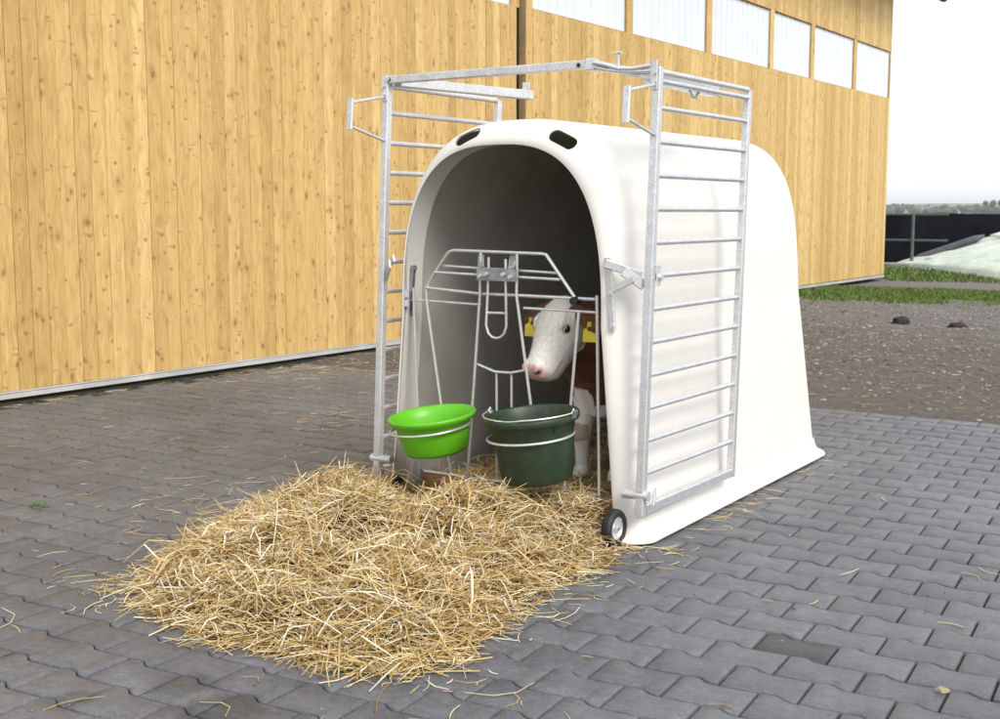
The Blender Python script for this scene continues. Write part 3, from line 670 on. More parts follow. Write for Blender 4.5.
rod([(-2.652, .584), (-2.58, .563), (-2.567, .560), (-2.500, .561), (-2.44, .574), (-2.425, .576)], 0.0052, 'u_rod', yo=0.0)
rod([(-2.567, .560), (-2.565, .146)], 0.0048, yo=0.006); rod([(-2.500, .561), (-2.50, .146)], 0.0048, yo=0.006)
rod([(-2.925, .145), (-2.12, .147)], 0.0062, 'bottom_rod')
rod([(-2.905, .990 - .02 - .02), (-2.905, .951)], 0.004) if False else None
pl = MB().box((-2.630, GY - 0.034, .900), (-2.455, GY - 0.030, .945)).beam((-2.612, GY - 0.030, .945), (-2.640, GY + 0.01, 1.0), 0.030, 0.004, up=(0, 1, 0)).beam((-2.478, GY - 0.030, .945), (-2.495, GY + 0.01, 1.0), 0.030, 0.004, up=(0, 1, 0))
pl = pl.build('clamp_plate', M['steel_dull'], gate)
for x in (-2.61, -2.583, -2.508, -2.478): MB().tube([(x, GY - 0.046, .925 if x in (-2.583, -2.508) else .917), (x, GY - 0.034, .925 if x in (-2.583, -2.508) else .917)], 0.0075, 8).build('bolt', M['steel'], pl, smooth=True)
MB().tube([(-2.223, GY - 0.022, .838), (-2.223, GY + 0.016, .838)], [0.015, 0.017], 12).build('rubber_knob', M['black'], gate, smooth=True)
MB().beam((-2.925, GY - 0.012, .085), (-2.925, GY - 0.012, .155), 0.030, 0.010, up=(0, 1, 0)).build('gate_foot', M['steel_dull'], gate)
hg = MB()
for z in (.80, .835): hg.tube([(-2.968, GY - 0.02, z - .012), (-2.968, GY - 0.02, z + 0.014)], 0.011, 8)
hg.build('hinge_eye', M['steel'], gate, smooth=True)
def ring(cx, cy, cz, rad, r, tx, ty, name, parent, a0=0, a1=360, n=48):
    Rm = Matrix.Translation((cx, cy, cz)) @ Matrix.Rotation(R(ty), 4, 'Y') @ Matrix.Rotation(R(tx), 4, 'X')
    full = a1 - a0 >= 360; pts = []
    for i in range(n if full else n + 1):
        a = R(a0 + (a1 - a0) * i / n); pts.append(Rm @ Vector((rad * math.cos(a), rad * math.sin(a), 0)))
    return MB().tube(pts, r, 8, closed=full).build(name, M['steel'], parent, smooth=True)
BOWL = (-2.742, 3.622, 0.408); BUCK = (-2.297, 3.612, 0.453)
ring(BOWL[0] - .003, BOWL[1] - .004, BOWL[2] - 0.048, 0.150, 0.0045, 6, -5, 'bowl_ring', gate)
ring(BUCK[0] - .002, BUCK[1] - .002, BUCK[2] - 0.080, 0.153, 0.0045, 4, -4, 'bucket_ring', gate)

# ------------------------------------------------------------------ bowl, bucket, plank
bowl = thing('feed_bowl', 'bright green plastic feed bowl hung in a wire ring', 'bowl', BOWL)
Mx = Matrix.Translation(BOWL) @ Matrix.Rotation(R(-4.2), 4, 'Y') @ Matrix.Rotation(R(6), 4, 'X')
MB().lathe([(r_ * 0.858, z_ * 0.98) for r_, z_ in [(0.0, -0.150), (0.110, -0.150), (0.128, -0.146), (0.140, -0.132), (0.155, -0.072), (0.163, -0.034), (0.167, -0.030), (0.184, -0.022), (0.192, -0.010), (0.192, -0.003), (0.188, 0.001), (0.182, -0.002), (0.174, -0.012), (0.164, -0.022), (0.158, -0.04), (0.150, -0.075), (0.134, -0.130), (0.122, -0.140), (0.0, -0.142)]], 64, Mx).build('bowl_body', M['green'], bowl, smooth='all')
buck = thing('bucket', 'dark green plastic bucket with wire handle hung in a wire ring', 'bucket', BUCK)
Mx = Matrix.Translation(BUCK) @ Matrix.Rotation(R(-4), 4, 'Y') @ Matrix.Rotation(R(4), 4, 'X')
MB().lathe([(r_ * 0.85, z_ * 0.96) for r_, z_ in [(0.0, -0.250), (0.125, -0.250), (0.138, -0.246), (0.145, -0.236), (0.147, -0.230), (0.152, -0.222), (0.168, -0.080), (0.1685, -0.062), (0.173, -0.058), (0.1745, -0.034), (0.178, -0.030), (0.192, -0.028), (0.197, -0.022), (0.198, -0.006), (0.194, 0.0), (0.186, 0.001), (0.180, -0.006), (0.170, -0.04), (0.160, -0.10), (0.143, -0.235), (0.130, -0.243), (0.0, -0.245)]], 64, Mx).build('bucket_body', M['dgreen'], buck, smooth='all')
hp = []
for i in range(41):
    a = math.pi * (1 + i / 40.0); dip = 0.010 if 17 <= i <= 23 else 0.0
    hp.append(Mx @ Vector((0.1726 * math.cos(a), (0.1666 - (0.008 if 18 <= i <= 22 else 0)) * math.sin(a), 0.006 - dip * math.sin((i - 16) / 8 * math.pi) * 0.5 + (0.012 if i in (0, 40) else 0))))
MB().tube(hp, 0.0028, 8).build('wire_handle', M['steel'], buck, smooth=True)
for sx in (-1, 1): MB().beam(Mx @ Vector((sx * 0.1675, 0, -0.012)), Mx @ Vector((sx * 0.179, 0, 0.012)), 0.022, 0.012).build('handle_lug', M['steel_dull'], buck)
pz = Mx @ Vector((0.1475 * math.cos(R(-28)), 0.1475 * math.sin(R(-28)), -0.044))
MB().box((pz.x - 0.004, pz.y - 0.004, pz.z - 0.006), (pz.x + 0.006, pz.y + 0.006, pz.z + 0.006)).build('vent_hole_shade', M['black'], buck)  # solid black block painted as the dark inside of a small hole
plank = MB().beam((-2.965, 3.822, 0.085), (-2.065, 3.822, 0.088), 0.026, 0.100, ch=0.004).build('wooden_plank', M['plank'], off=(-2.5, 3.822, 0.085)); plank.location = (-2.5, 3.822, 0.085)
tag(plank, 'reddish wooden plank on edge across the foot of the hutch opening', 'plank')

# ================================================================== CALF
CX = -2.412
calf = thing('calf', 'brown and white calf with white face looking out of the hutch', 'calf', (-2.37, 4.5, 0.1))
HO = Vector((CX + 0.022, 3.985, 0.788)); hp_ = R(53); HS = 1.05
HYW = R(17); hu = Vector((-math.cos(hp_) * math.sin(HYW), -math.cos(hp_) * math.cos(HYW), -math.sin(hp_))); hwv = Vector((math.cos(HYW), -math.sin(HYW), 0)); hv = hwv.cross(hu).normalized()
if hv.z < 0: hv = -hv
def H3(u, v, w_): return HO + (hu * u + hv * v + hwv * w_) * HS
body = MB()
def ring_loft(rows, n=24):
    vs = []; fs = []
    for pts in rows: vs += pts
    for i in range(len(rows) - 1):
        for j in range(n): fs.append((i * n + j, i * n + (j + 1) % n, (i + 1) * n + (j + 1) % n, (i + 1) * n + j))
    fs.append(tuple(range(n - 1, -1, -1))); fs.append(tuple((len(rows) - 1) * n + j for j in range(n)))
    body.add(vs, fs)
def head_rows(spec, n=24):
    rows = []
    for u, hw_, top, bot, p in spec:
        cz = (top + bot) / 2; hh = (top - bot) / 2; pts = []
        for j in range(n):
            a = 2 * math.pi * j / n; c, s_ = math.cos(a), math.sin(a)
            ww = hw_ * math.copysign(abs(c) ** (2 / p), c) * (1 - 0.28 * max(0, -s_))
            pts.append(H3(u, cz + hh * math.copysign(abs(s_) ** (2 / p), s_), ww))
        rows.append(pts)
    return rows
ring_loft(head_rows([(-0.045, .035, .020, -.055, 2), (-0.025, .060, .040, -.090, 2.2), (0.0, .074, .050, -.112, 2.4), (0.035, .083, .056, -.126, 2.5), (0.07, .085, .057, -.128, 2.5), (0.10, .081, .053, -.122, 2.4),
    (0.13, .074, .045, -.128, 2.3), (0.16, .066, .036, -.126, 2.2), (0.19, .059, .028, -.122, 2.2), (0.215, .056, .022, -.115, 2.2), (0.235, .055, .018, -.102, 2.3), (0.255, .052, .011, -.080, 2.4), (0.267, .045, .001, -.058, 2.4), (0.275, .031, -.010, -.040, 2.2)]))
# brow ridges, chin, nostril wings
for s_ in (-1, 1):
    body.tube([H3(0.045, .030, s_ * .056), H3(0.075, .034, s_ * .066), H3(0.10, .026, s_ * .063)], [0.012, 0.015, 0.009], 10)
    body.tube([H3(0.225, .002, s_ * .030), H3(0.250, .002, s_ * .031), H3(0.266, -.004, s_ * .026)], [0.014, 0.018, 0.012], 10)
    # ear: flattened leaf
    e0 = H3(0.0, .012, s_ * .060); dirv = (hwv * s_ * 0.93 + Vector((0, 0.08, -0.34))).normalized(); wid = Vector((0, 0.45, 0.9)).normalized(); wid = (wid - dirv * wid.dot(dirv)).normalized(); th = dirv.cross(wid)
    rows = []
    for t, a_, b_ in ((0, .020, .018), (.15, .026, .016), (.35, .036, .013), (.6, .040, .010), (.82, .030, .009), (1.0, .010, .007)):
        c_ = e0 + dirv * (0.185 * t) + wid * (-0.012 * t)
        rows.append([c_ + wid * (a_ * math.cos(2 * math.pi * j / 16)) + th * (b_ * math.sin(2 * math.pi * j / 16)) for j in range(16)])
    ring_loft(rows, 16)
body.tube([H3(0.17, -.100, 0), H3(0.212, -.092, 0), H3(0.236, -.076, 0)], [0.026, 0.030, 0.022], 12)
BX = -2.355
body.tube([H3(-0.03, -.03, 0), (CX + .004, 4.06, .725), (CX + .015, 4.12, .655), (BX - .03, 4.20, .59), (BX, 4.32, .545), (BX, 4.5, .535), (BX, 4.75, .53), (BX, 4.98, .555), (BX, 5.12, .575), (BX, 5.2, .58)],
          [.066, .086, .108, .140, .168, .176, .188, .180, .145, .06], 20)
body.tube([(BX, 4.14, .52), (BX, 4.22, .43), (BX, 4.35, .40)], [.055, .085, .08], 14)
for s_ in (-1, 1):
    x = BX + s_ * 0.078
    body.tube([(BX + s_ * .085, 4.30, .60), (x, 4.235, .47), (x, 4.225, .385), (x, 4.20, .295), (x, 4.195, .27), (x, 4.20, .22), (x, 4.20, .155), (x, 4.195, .135), (x, 4.18, .10), (x, 4.175, .07)],
              [.075, .066, .048, .036, .038, .029, .026, .032, .030, .036], 12)
    body.tube([(BX + s_ * .09, 5.02, .58), (x, 5.02, .44), (x, 5.06, .36), (x, 5.13, .295), (x, 5.12, .26), (x, 5.10, .16), (x, 5.09, .135), (x, 5.07, .07)], [.10, .085, .058, .040, .034, .027, .032, .034], 12)
body.tube([(BX, 5.19, .64), (BX, 5.26, .60), (BX, 5.27, .50), (BX, 5.265, .38)], [.022, .018, .013, .018], 8)
bo_ = body.build('body', M['coat'], off=(0, 0, 0))
rm = bo_.modifiers.new('r', 'REMESH'); rm.mode = 'VOXEL'; rm.voxel_size = 0.0048; rm.use_smooth_shade = True
sm_ = bo_.modifiers.new('s', 'SMOOTH'); sm_.factor = 0.5; sm_.iterations = 4
bpy.context.view_layer.update(); dg = bpy.context.evaluated_depsgraph_get()
nm = bpy.data.meshes.new_from_object(bo_.evaluated_get(dg)); bpy.data.objects.remove(bo_)
co = np.zeros(len(nm.vertices) * 3, np.float32); nm.vertices.foreach_get('co', co); co = co.reshape(-1, 3)
rel = co - np.array(HO); U_ = rel @ np.array(hu) / HS; V_ = rel @ np.array(hv) / HS; W_ = rel @ np.array(hwv) / HS
# nostrils, mouth line: press the surface in
for s_ in (-1, 1):
    d = np.sqrt(((U_ - 0.262) / 0.013) ** 2 + ((V_ + 0.006) / 0.010) ** 2 + ((W_ - s_ * 0.034) / 0.013) ** 2)
    co -= (np.clip(1 - d, 0, 1) * 0.010)[:, None] * np.array(hu + hwv * s_ * 0.6)[None, :]
dm = np.abs(V_ + 0.060 - 0.02 * np.clip(0.24 - U_, 0, 1)) / 0.006; onm = (U_ > 0.175) & (U_ < 0.29)
co -= (np.clip(1 - dm, 0, 1) * onm * 0.004)[:, None] * rel / np.linalg.norm(rel, axis=1)[:, None]
nm.vertices.foreach_set('co', (co - np.array(calf.location, np.float32)).astype(np.float32).ravel())
nz = np.array([mnoise.noise(Vector(p * 16)) for p in co]) ; nz2 = np.array([mnoise.noise(Vector(p * 5 + 3)) for p in co])
white = np.array([0.88, 0.855, 0.80]); brown = np.array([0.150, 0.040, 0.013]); pink = np.array([0.62, 0.37, 0.33]); dark = np.array([0.06, 0.022, 0.018])
C = np.tile(brown, (len(co), 1)) * (1 + 0.35 * nz[:, None])
ear = (np.abs(W_) > 0.086) & (U_ < 0.07) & (co[:, 1] < 4.12)
face = (U_ + 0.62 * V_ + 0.02 * nz > -0.030) & (V_ > -0.135) & (co[:, 1] < 4.04) & ~ear
C[face] = white
C[face & (np.abs(W_) > .06) & (U_ < 0.02)] = brown
ht = co[:, 2]
belly = (ht < 0.40 + 0.06 * nz2) & ~face
C[belly] = white * (0.94 + 0.06 * nz[belly][:, None])
chest = (ht < 0.47) & (co[:, 1] < 4.3) & (np.abs(co[:, 0] - BX + 0.05) < 0.05 + 0.03 * nz) & ~face; C[chest] = white
dirty = (np.abs(ht - 0.29) < 0.035 + 0.015 * nz) & (co[:, 1] < 4.19); C[dirty] = np.array([0.50, 0.39, 0.27])
C[ht < 0.115] = (0.09, 0.07, 0.06)
pk = np.clip((U_ - 0.234 + 0.008 * nz) / 0.016, 0, 1) * np.clip((V_ + 0.048) / 0.012, 0, 1); C = C * (1 - pk[:, None]) + pink * pk[:, None]
for s_ in (-1, 1):
    d = np.sqrt(((U_ - 0.262) / 0.014) ** 2 + ((V_ + 0.006) / 0.010) ** 2 + ((W_ - s_ * 0.034) / 0.013) ** 2); q = np.clip(1.5 - d, 0, 1)[:, None]; C = C * (1 - q) + dark * q
    d = np.sqrt(((U_ - 0.085) / 0.024) ** 2 + ((V_ - 0.012) / 0.017) ** 2 + ((W_ - s_ * 0.082) / 0.02) ** 2); q = (np.clip(1.2 - d, 0, 1) * 0.6)[:, None]; C = C * (1 - q) + np.array([0.42, 0.26, 0.20]) * q
q = (np.clip(1 - dm, 0, 1) * onm * 0.7)[:, None]; C = C * (1 - q) + np.array([0.30, 0.15, 0.12]) * q
at = nm.color_attributes.new('coat', 'FLOAT_COLOR', 'POINT')
at.data.foreach_set('color', np.c_[np.clip(C, 0, 1), np.ones(len(C))].astype(np.float32).ravel())
nrmv = np.zeros(len(nm.vertices) * 3, np.float32); nm.update(); nm.vertices.foreach_get('normal', nrmv); nrmv = nrmv.reshape(-1, 3)
nm.name = 'body'; nm.materials.clear(); nm.materials.append(M['coat']); bd = new_obj('body', nm, calf)
for p_ in nm.polygons: p_.use_smooth = True
# short lying coat hair over head, neck and forelegs
cand = np.where((co[:, 1] < 4.36) & (U_ < 0.235) & (ht > 0.12) & (np.abs(U_ - 0.085) + np.abs(V_ - 0.010) * 1.2 > 0.022))[0]
pick = rng.choice(cand, 30000); b0 = co[pick] + rng.normal(0, 0.0016, (len(pick), 3)); nv_ = nrmv[pick]
flow = np.where((co[pick, 1] < 4.06)[:, None], -np.array(hu)[None, :], np.array([0, 0.25, -0.97])[None, :]) + rng.normal(0, 0.22, (len(pick), 3))
flow -= nv_ * (flow * nv_).sum(1, keepdims=True); flow /= np.linalg.norm(flow, axis=1, keepdims=True) + 1e-9
tip = b0 + (flow * 0.9 + nv_ * rng.uniform(0.15, 0.5, (len(pick), 1))) * rng.uniform(0.006, 0.012, (len(pick), 1)); sw = np.cross(nv_, flow) * 0.0007
HV = np.stack([b0 - sw, b0 + sw, tip + sw * .2, tip - sw * .2], 1).reshape(-1, 3) - np.array(calf.location)
fur = np_mesh('coat_hair', HV, np.arange(len(pick) * 4).reshape(-1, 4), M['coat'], parent=calf); tag(fur, kind='stuff')
at = fur.data.color_attributes.new('coat', 'FLOAT_COLOR', 'POINT')
hc = np.clip(C[pick] * rng.uniform(0.82, 1.12, (len(pick), 1)), 0, 1)
at.data.foreach_set('color', np.repeat(np.c_[hc, np.ones(len(pick))], 4, 0).astype(np.float32).ravel())
for s_ in (-1, 1):
    e = MB(); c_ = H3(0.085, .010, s_ * .0775)
    e.lathe([(0.0145 * math.sin(math.pi * i / 12), -0.0145 * math.cos(math.pi * i / 12)) for i in range(13)], 16, Matrix.Translation(c_))
    e.build('eye', M['eye'], calf, smooth='all')
    lid = MB().tube([c_ + hwv * s_ * 0.0085 + hu * (0.0155 * math.cos(R(a))) + hv * (0.0115 * math.sin(R(a)) + 0.003) + hwv * s_ * (-0.006 * abs(math.cos(R(a)))) for a in range(0, 181, 20)], 0.0038, 6)
    lid.build('eyelid', simple('eyelid_skin', (0.50, 0.36, 0.29), 0.6), calf, smooth='all')
    # ear tag: flag with narrow neck
    t0 = H3(0.0, .012, s_ * .060) + (hwv * s_ * 0.93 + Vector((0, 0.08, -0.34))).normalized() * (0.118 if s_ < 0 else 0.10) + Vector((0, -0.020, -0.018))
    ol = [(-.008, .010), (.008, .010), (.010, -.010), (.026, -.020), (.029, -.064), (-.029, -.064), (-.026, -.020), (-.010, -.010)]
    vs = [t0 + Vector((a, -0.0015 * d + 0.06 * b * 0.0, b)) for d in (0, 1) for a, b in ol]; n = 8
    tg = MB().add(vs, [tuple(range(n)), tuple(range(2 * n - 1, n - 1, -1))] + [(j, n + j, n + (j + 1) % n, (j + 1) % n) for j in range(n)]).tube([t0 + Vector((0, 0.004, 0)), t0 + Vector((0, -0.005, 0))], 0.007, 10)
    tg.build('ear_tag', M['tag'], calf)

# ================================================================== STRAW
def strands(cen, az, pitch, ln, rad, bend, rnd, zmin, flat=0.55):
    """numpy: n bent stalks, 4 rings of 3 points"""
    n = len(cen); K = 4; t = np.linspace(-0.5, 0.5, K)
    d = np.c_[np.cos(az) * np.cos(pitch), np.sin(az) * np.cos(pitch), np.sin(pitch)]
    sdv = np.c_[-np.sin(az), np.cos(az), np.zeros(n)]; up = np.cross(d, sdv)
    ctr = cen[:, None, :] + d[:, None, :] * (ln[:, None] * t[None, :])[:, :, None]
    prof = (0.25 - t ** 2) * 4
    ctr = ctr + sdv[:, None, :] * (bend[:, 0:1] * ln[:, None] * prof[None, :])[:, :, None] + up[:, None, :] * (bend[:, 1:2] * ln[:, None] * prof[None, :])[:, :, None]
    ctr[:, :, 2] = np.maximum(ctr[:, :, 2], zmin)
    V = np.zeros((n, K, 3, 3)); rr = rad[:, None] * np.array([0.8, 1, 1, 0.7])[None, :]
    roll = rng.uniform(0, 6.28, n)
    for j in range(3):
        a = roll + j * 2.0944
        off = sdv[:, None, :] * np.cos(a)[:, None, None] * 1.0 + up[:, None, :] * (np.sin(a) * flat)[:, None, None]
        V[:, :, j, :] = ctr + off * rr[:, :, None]
    base = np.arange(n)[:, None] * (K * 3); F = []
    for i in range(K - 1):
        for j in range(3):
            F.append(np.concatenate([base + i * 3 + j, base + i * 3 + (j + 1) % 3, base + (i + 1) * 3 + (j + 1) % 3, base + (i + 1) * 3 + j], 1))
    F = np.stack(F, 1).reshape(-1, 4)
    return V.reshape(-1, 3), F, np.repeat(rnd, K * 3)
def nfield(xs, ys, s, o): return np.array([mnoise.noise(Vector((x * s + o, y * s - o, o * .3))) for x, y in zip(xs, ys)])
def pile_h(x, y):
    d = poly_dist(x, y, STRAW_POLY); n1 = nfield(x, y, 2.2, 3.1); n2 = nfield(x, y, 6.0, 8.7)
    h = 0.135 * np.clip((d + 0.05 * n2) / 0.36, 0, 1) ** 0.7
    h = h * (1 + 0.5 * n1 + 0.6 * n2 + 0.35 * nfield(x, y, 14.0, 5.5))
    lft = np.clip((-2.45 - x) / 0.15, 0, 1) * np.clip((x + 3.0) / 0.1, 0, 1); near = np.clip((y - 3.42 + 0.17 * lft) / (0.36 - 0.1 * lft), 0, 1); h = h * (1 - near) + np.minimum(h, 0.030 + 0.02 * n2 + 0.10 * np.clip((x + 2.52) / 0.22, 0, 1) + 0.04 * np.clip((-2.92 - x) / 0.1, 0, 1)) * near
    bank = np.clip((x + 2.5) / 0.1, 0, 1) * np.clip((-2.08 - x) / 0.05, 0, 1) * np.clip((y - 3.5) / 0.15, 0, 1) * np.clip((3.98 - y) / 0.1, 0, 1)
    h = np.maximum(h, bank * (0.125 + 0.03 * n2))
    return np.maximum(h, 0)
def sample_poly(n, poly, grow):
    xs = [p[0] for p in poly]; ys = [p[1] for p in poly]; X = np.zeros(0); Y = np.zeros(0)
    while len(X) < n:
        x = rng.uniform(min(xs) - grow, max(xs) + grow, n); y = rng.uniform(min(ys) - grow, max(ys) + grow, n)
        d = poly_dist(x, y, poly); keep = (d > -0.02) | ((d > -grow) & (rng.random(n) < 0.32 * np.clip(1 + d / grow, 0, 1) ** 2))
        X = np.r_[X, x[keep]]; Y = np.r_[Y, y[keep]]
    return X[:n], Y[:n]
pile = tag(new_obj('straw_pile', None), kind='stuff') if False else None
xs = np.arange(-3.45, -1.65, 0.022); ys = np.arange(2.1, 3.98, 0.022); GX, GYY = np.meshgrid(xs, ys)
hh = pile_h(GX.ravel(), GYY.ravel()); dd = poly_dist(GX.ravel(), GYY.ravel(), STRAW_POLY)
zz = np.where(dd > 0.03, np.maximum(hh - 0.022, 0) * 0.92 + 0.004 * rng.random(len(hh)), -0.03)
nx = len(xs); idx = np.arange(len(hh)).reshape(len(ys), nx)
Fm = np.stack([idx[:-1, :-1], idx[:-1, 1:], idx[1:, 1:], idx[1:, :-1]], -1).reshape(-1, 4)
Fm = Fm[(zz[Fm] > -0.02).any(1)]
mound_V = np.c_[GX.ravel(), GYY.ravel(), zz]
N = 26000; X, Y = sample_poly(N, STRAW_POLY, 0.13); Hh = pile_h(X, Y); inside = poly_dist(X, Y, STRAW_POLY)
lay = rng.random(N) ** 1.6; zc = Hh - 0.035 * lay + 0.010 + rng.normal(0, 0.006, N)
az = rng.uniform(0, 6.283, N); pit = rng.normal(0, 0.33, N) * np.where(inside > 0.03, 1, 0.15)
ln = np.clip(rng.lognormal(math.log(0.10), 0.55, N), 0.03, 0.30); rad = rng.uniform(0.0011, 0.0028, N); wide = rng.random(N) < 0.22; rad[wide] = rng.uniform(0.0028, 0.0043, wide.sum())
bend = rng.normal(0, 0.13, (N, 2)); rn = np.clip(rng.beta(1.3, 1.15, N) - 0.42 * lay + 0.14, 0, 1); rn[wide & (lay < 0.5)] = np.clip(rn[wide & (lay < 0.5)] + 0.08, 0, 1); ln[wide] *= 0.85  # stalks deeper in the heap get darker colour, painted shade between them
# a few dishevelled tufts standing proud of the heap
stick = rng.random(N) < 0.05; pit[stick & (inside > 0.05)] += rng.uniform(0.3, 0.9, (stick & (inside > 0.05)).sum()); zc[stick] += 0.012
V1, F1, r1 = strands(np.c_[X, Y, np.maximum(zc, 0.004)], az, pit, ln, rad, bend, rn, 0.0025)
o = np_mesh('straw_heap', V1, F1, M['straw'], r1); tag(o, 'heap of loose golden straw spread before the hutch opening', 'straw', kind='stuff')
mo = np_mesh('packed_straw', mound_V, Fm, M['straw_under'], smooth=True, parent=o); tag(mo, kind='stuff')
# bedding inside the hutch
bxs = np.linspace(-2.955, -2.075, 25); bys = np.arange(3.84, 5.52, 0.04); GX, GYY = np.meshgrid(bxs, bys)
def bed_h(x, y): return 0.085 + 0.03 * nfield(x, y, 3.0, 1.7) + 0.02 * nfield(x, y, 8.0, 4.4) + 0.06 * np.clip((y - 4.1) / 1.2, 0, 1) + 0.10 * np.clip((-2.63 - x) * -1 / 0.5, 0, 1) * np.clip((y - 4.0) / 0.5, 0, 1)
hb = bed_h(GX.ravel(), GYY.ravel()) - 0.02; nx = len(bxs); idx = np.arange(len(hb)).reshape(len(bys), nx)
Fb = np.stack([idx[:-1, :-1], idx[:-1, 1:], idx[1:, 1:], idx[1:, :-1]], -1).reshape(-1, 4)
N = 5200; X = rng.uniform(-2.93, -2.06, N); Y = 3.84 + rng.random(N) ** 1.4 * 1.55
V1, F1, r1 = strands(np.c_[X, Y, bed_h(X, Y) + rng.normal(0, 0.01, N)], rng.uniform(0, 6.28, N), rng.normal(0, 0.3, N), np.clip(rng.lognormal(math.log(0.10), 0.45, N), 0.04, 0.24), rng.uniform(0.0014, 0.0028, N), rng.normal(0, 0.1, (N, 2)), rng.beta(2, 2.2, N), 0.003)
V1[:, 1] = np.minimum(V1[:, 1], 5.52); V1[:, 0] = np.clip(V1[:, 0], -2.985 + 0.05 * np.clip(V1[:, 1] - 4, 0, 2), -2.03 - 0.05 * np.clip(V1[:, 1] - 4, 0, 2))
o = np_mesh('straw_bedding', V1, F1, M['straw'], r1); tag(o, 'shaded straw bedding inside the hutch under the calf', 'straw', kind='stuff')
mo = np_mesh('packed_straw', np.c_[GX.ravel(), GYY.ravel(), hb], Fb, M['straw_under'], smooth=True, parent=o); tag(mo, kind='stuff')
# single stalks scattered over the paving, thicker in a few drifts
pts = []
def drift(cx, cy, sx, sy, n): pts.extend([(cx + rng.normal(0, sx), cy + rng.normal(0, sy)) for _ in range(n)])
drift(-2.6, 2.1, 0.7, 0.25, 16); drift(-2.72, 2.36, 0.13, 0.05, 90); drift(-3.1, 2.5, 0.09, 0.12, 60); drift(-1.95, 2.3, 0.2, 0.05, 50); drift(-1.86, 2.8, 0.06, 0.25, 60); drift(-3.35, 3.4, 0.1, 0.25, 60); drift(-3.55, 3.1, 0.22, 0.35, 45); drift(-3.6, 3.6, 0.35, 0.25, 60); drift(-1.8, 3.3, 0.06, 0.2, 20); drift(-1.86, 4.35, 0.05, 0.18, 34); drift(-1.87, 5.1, 0.05, 0.3, 16); drift(-1.88, 3.72, 0.07, 0.06, 22)
drift(-6.2, 6.6, 0.35, 0.6, 240); drift(-4.6, 5.1, 0.15, 0.2, 50); drift(-6.5, 4.8, 0.05, 1.2, 160); drift(-1.2, 4.6, 0.9, 1.2, 26); drift(-4.5, 4.5, 0.9, 1.0, 50); drift(-0.9, 3.0, 0.5, 0.5, 5); drift(-2.6, 9, 2.0, 1.0, 150); drift(-3.6, 7.6, 1.0, 0.5, 120)
pts = np.array([p for p in pts if p[0] > -6.54 and not in_poly(np.array(p[0]), np.array(p[1]), HUTCH_POLY)]); N = len(pts)
zz0 = np.where(pts[:, 1] > PAVE_Y, 0.012, 0.004)
V1, F1, r1 = strands(np.c_[pts, zz0], rng.uniform(0, 6.28, N), np.zeros(N), np.clip(rng.lognormal(math.log(0.06), 0.6, N), 0.015, 0.22), rng.uniform(0.0010, 0.0022, N), np.c_[rng.normal(0, 0.16, N), np.zeros(N)], rng.beta(2.4, 1.4, N), 0.002)
o = np_mesh('loose_straw', V1, F1, M['straw'], r1); tag(o, 'single straw stalks scattered over paving and gravel', 'straw', kind='stuff')

# ================================================================== GRASS, PEBBLES, SMALL THINGS
def blades(name, X, Y, Z, hgt, label, wid=0.006, dry=0.0):
    n = len(X); az = rng.uniform(0, 6.28, n); ln = rng.uniform(0.5, 1.0, n) * hgt; le = rng.normal(0, 0.35, (n, 2)); wv_ = np.c_[np.cos(az), np.sin(az), np.zeros(n)] * (wid * rng.uniform(0.6, 1.3, n))[:, None]
    b = np.c_[X, Y, Z]; m = b + np.c_[le[:, 0] * ln * .35, le[:, 1] * ln * .35, ln * .6]; t = b + np.c_[le[:, 0] * ln, le[:, 1] * ln, ln]
    V = np.stack([b - wv_, b + wv_, m + wv_ * .8, m - wv_ * .8, t, t + wv_ * 0.05], 1).reshape(-1, 3); k6 = np.arange(n)[:, None] * 6
    F = np.concatenate([k6 + [0, 1, 2, 3], k6 + [3, 2, 5, 4]], 0)
    o = np_mesh(name, V, F, M['grass'], np.repeat(np.clip(rng.beta(2, 2.4, n) + dry, 0, 1), 6)); return tag(o, label, 'grass', kind='stuff')
N = 60000; X = rng.uniform(-6.55, 4, N); Y = rng.uniform(15.7, 19.4, N); m = (Y > 15.9 + 0.25 * nfield(X, Y, 1.5, 2) + 0.10 * rng.normal(0, 1, N)) & (Y < 19.0 + 0.4 * nfield(X, Y, 0.8, 6)); X, Y = X[m], Y[m]
blades('grass', X, Y, np.full(len(X), -0.03), 0.085, 'broad strip of green grass behind the gravel yard', 0.007)
N = 16000; X = rng.uniform(-9, 3, N); Y = rng.uniform(21.5, 26.4, N); fe = np.interp(X, [-9, -7.2, -4.7, 0, 3], [26.6, 25.9, 22.3, 17.5, 15.5]); m = (Y > 21.6 + 0.3 * nfield(X, Y, 0.9, 2)) & (Y < fe + 0.25) & (Y > fe - 3.2); X, Y = X[m], Y[m]
blades('grass', X, Y, np.full(len(X), -0.03), 0.10, 'narrow ragged grass verge along the edge of the tarpaulin', 0.012)
gx = []; gy = []
for (tx, ty, n_, s_) in ((-4.18, 2.955, 60, 0.018), (-4.6, 4.1, 25, 0.02), (-3.05, 3.6, 1, 0.02), (-4.0, 4.6, 18, 0.015), (-5.0, 4.7, 20, 0.02), (-3.9, 3.75, 14, 0.012), (-5.6, 5.0, 24, 0.03)):
    gx += list(rng.normal(tx, s_ * 1.6, n_)); gy += list(rng.normal(ty, s_ * 0.6, n_))
blades('grass', np.array(gx), np.array(gy), np.full(len(gx), -0.008), 0.028, 'tiny green tufts growing in the paving joints', 0.0022)
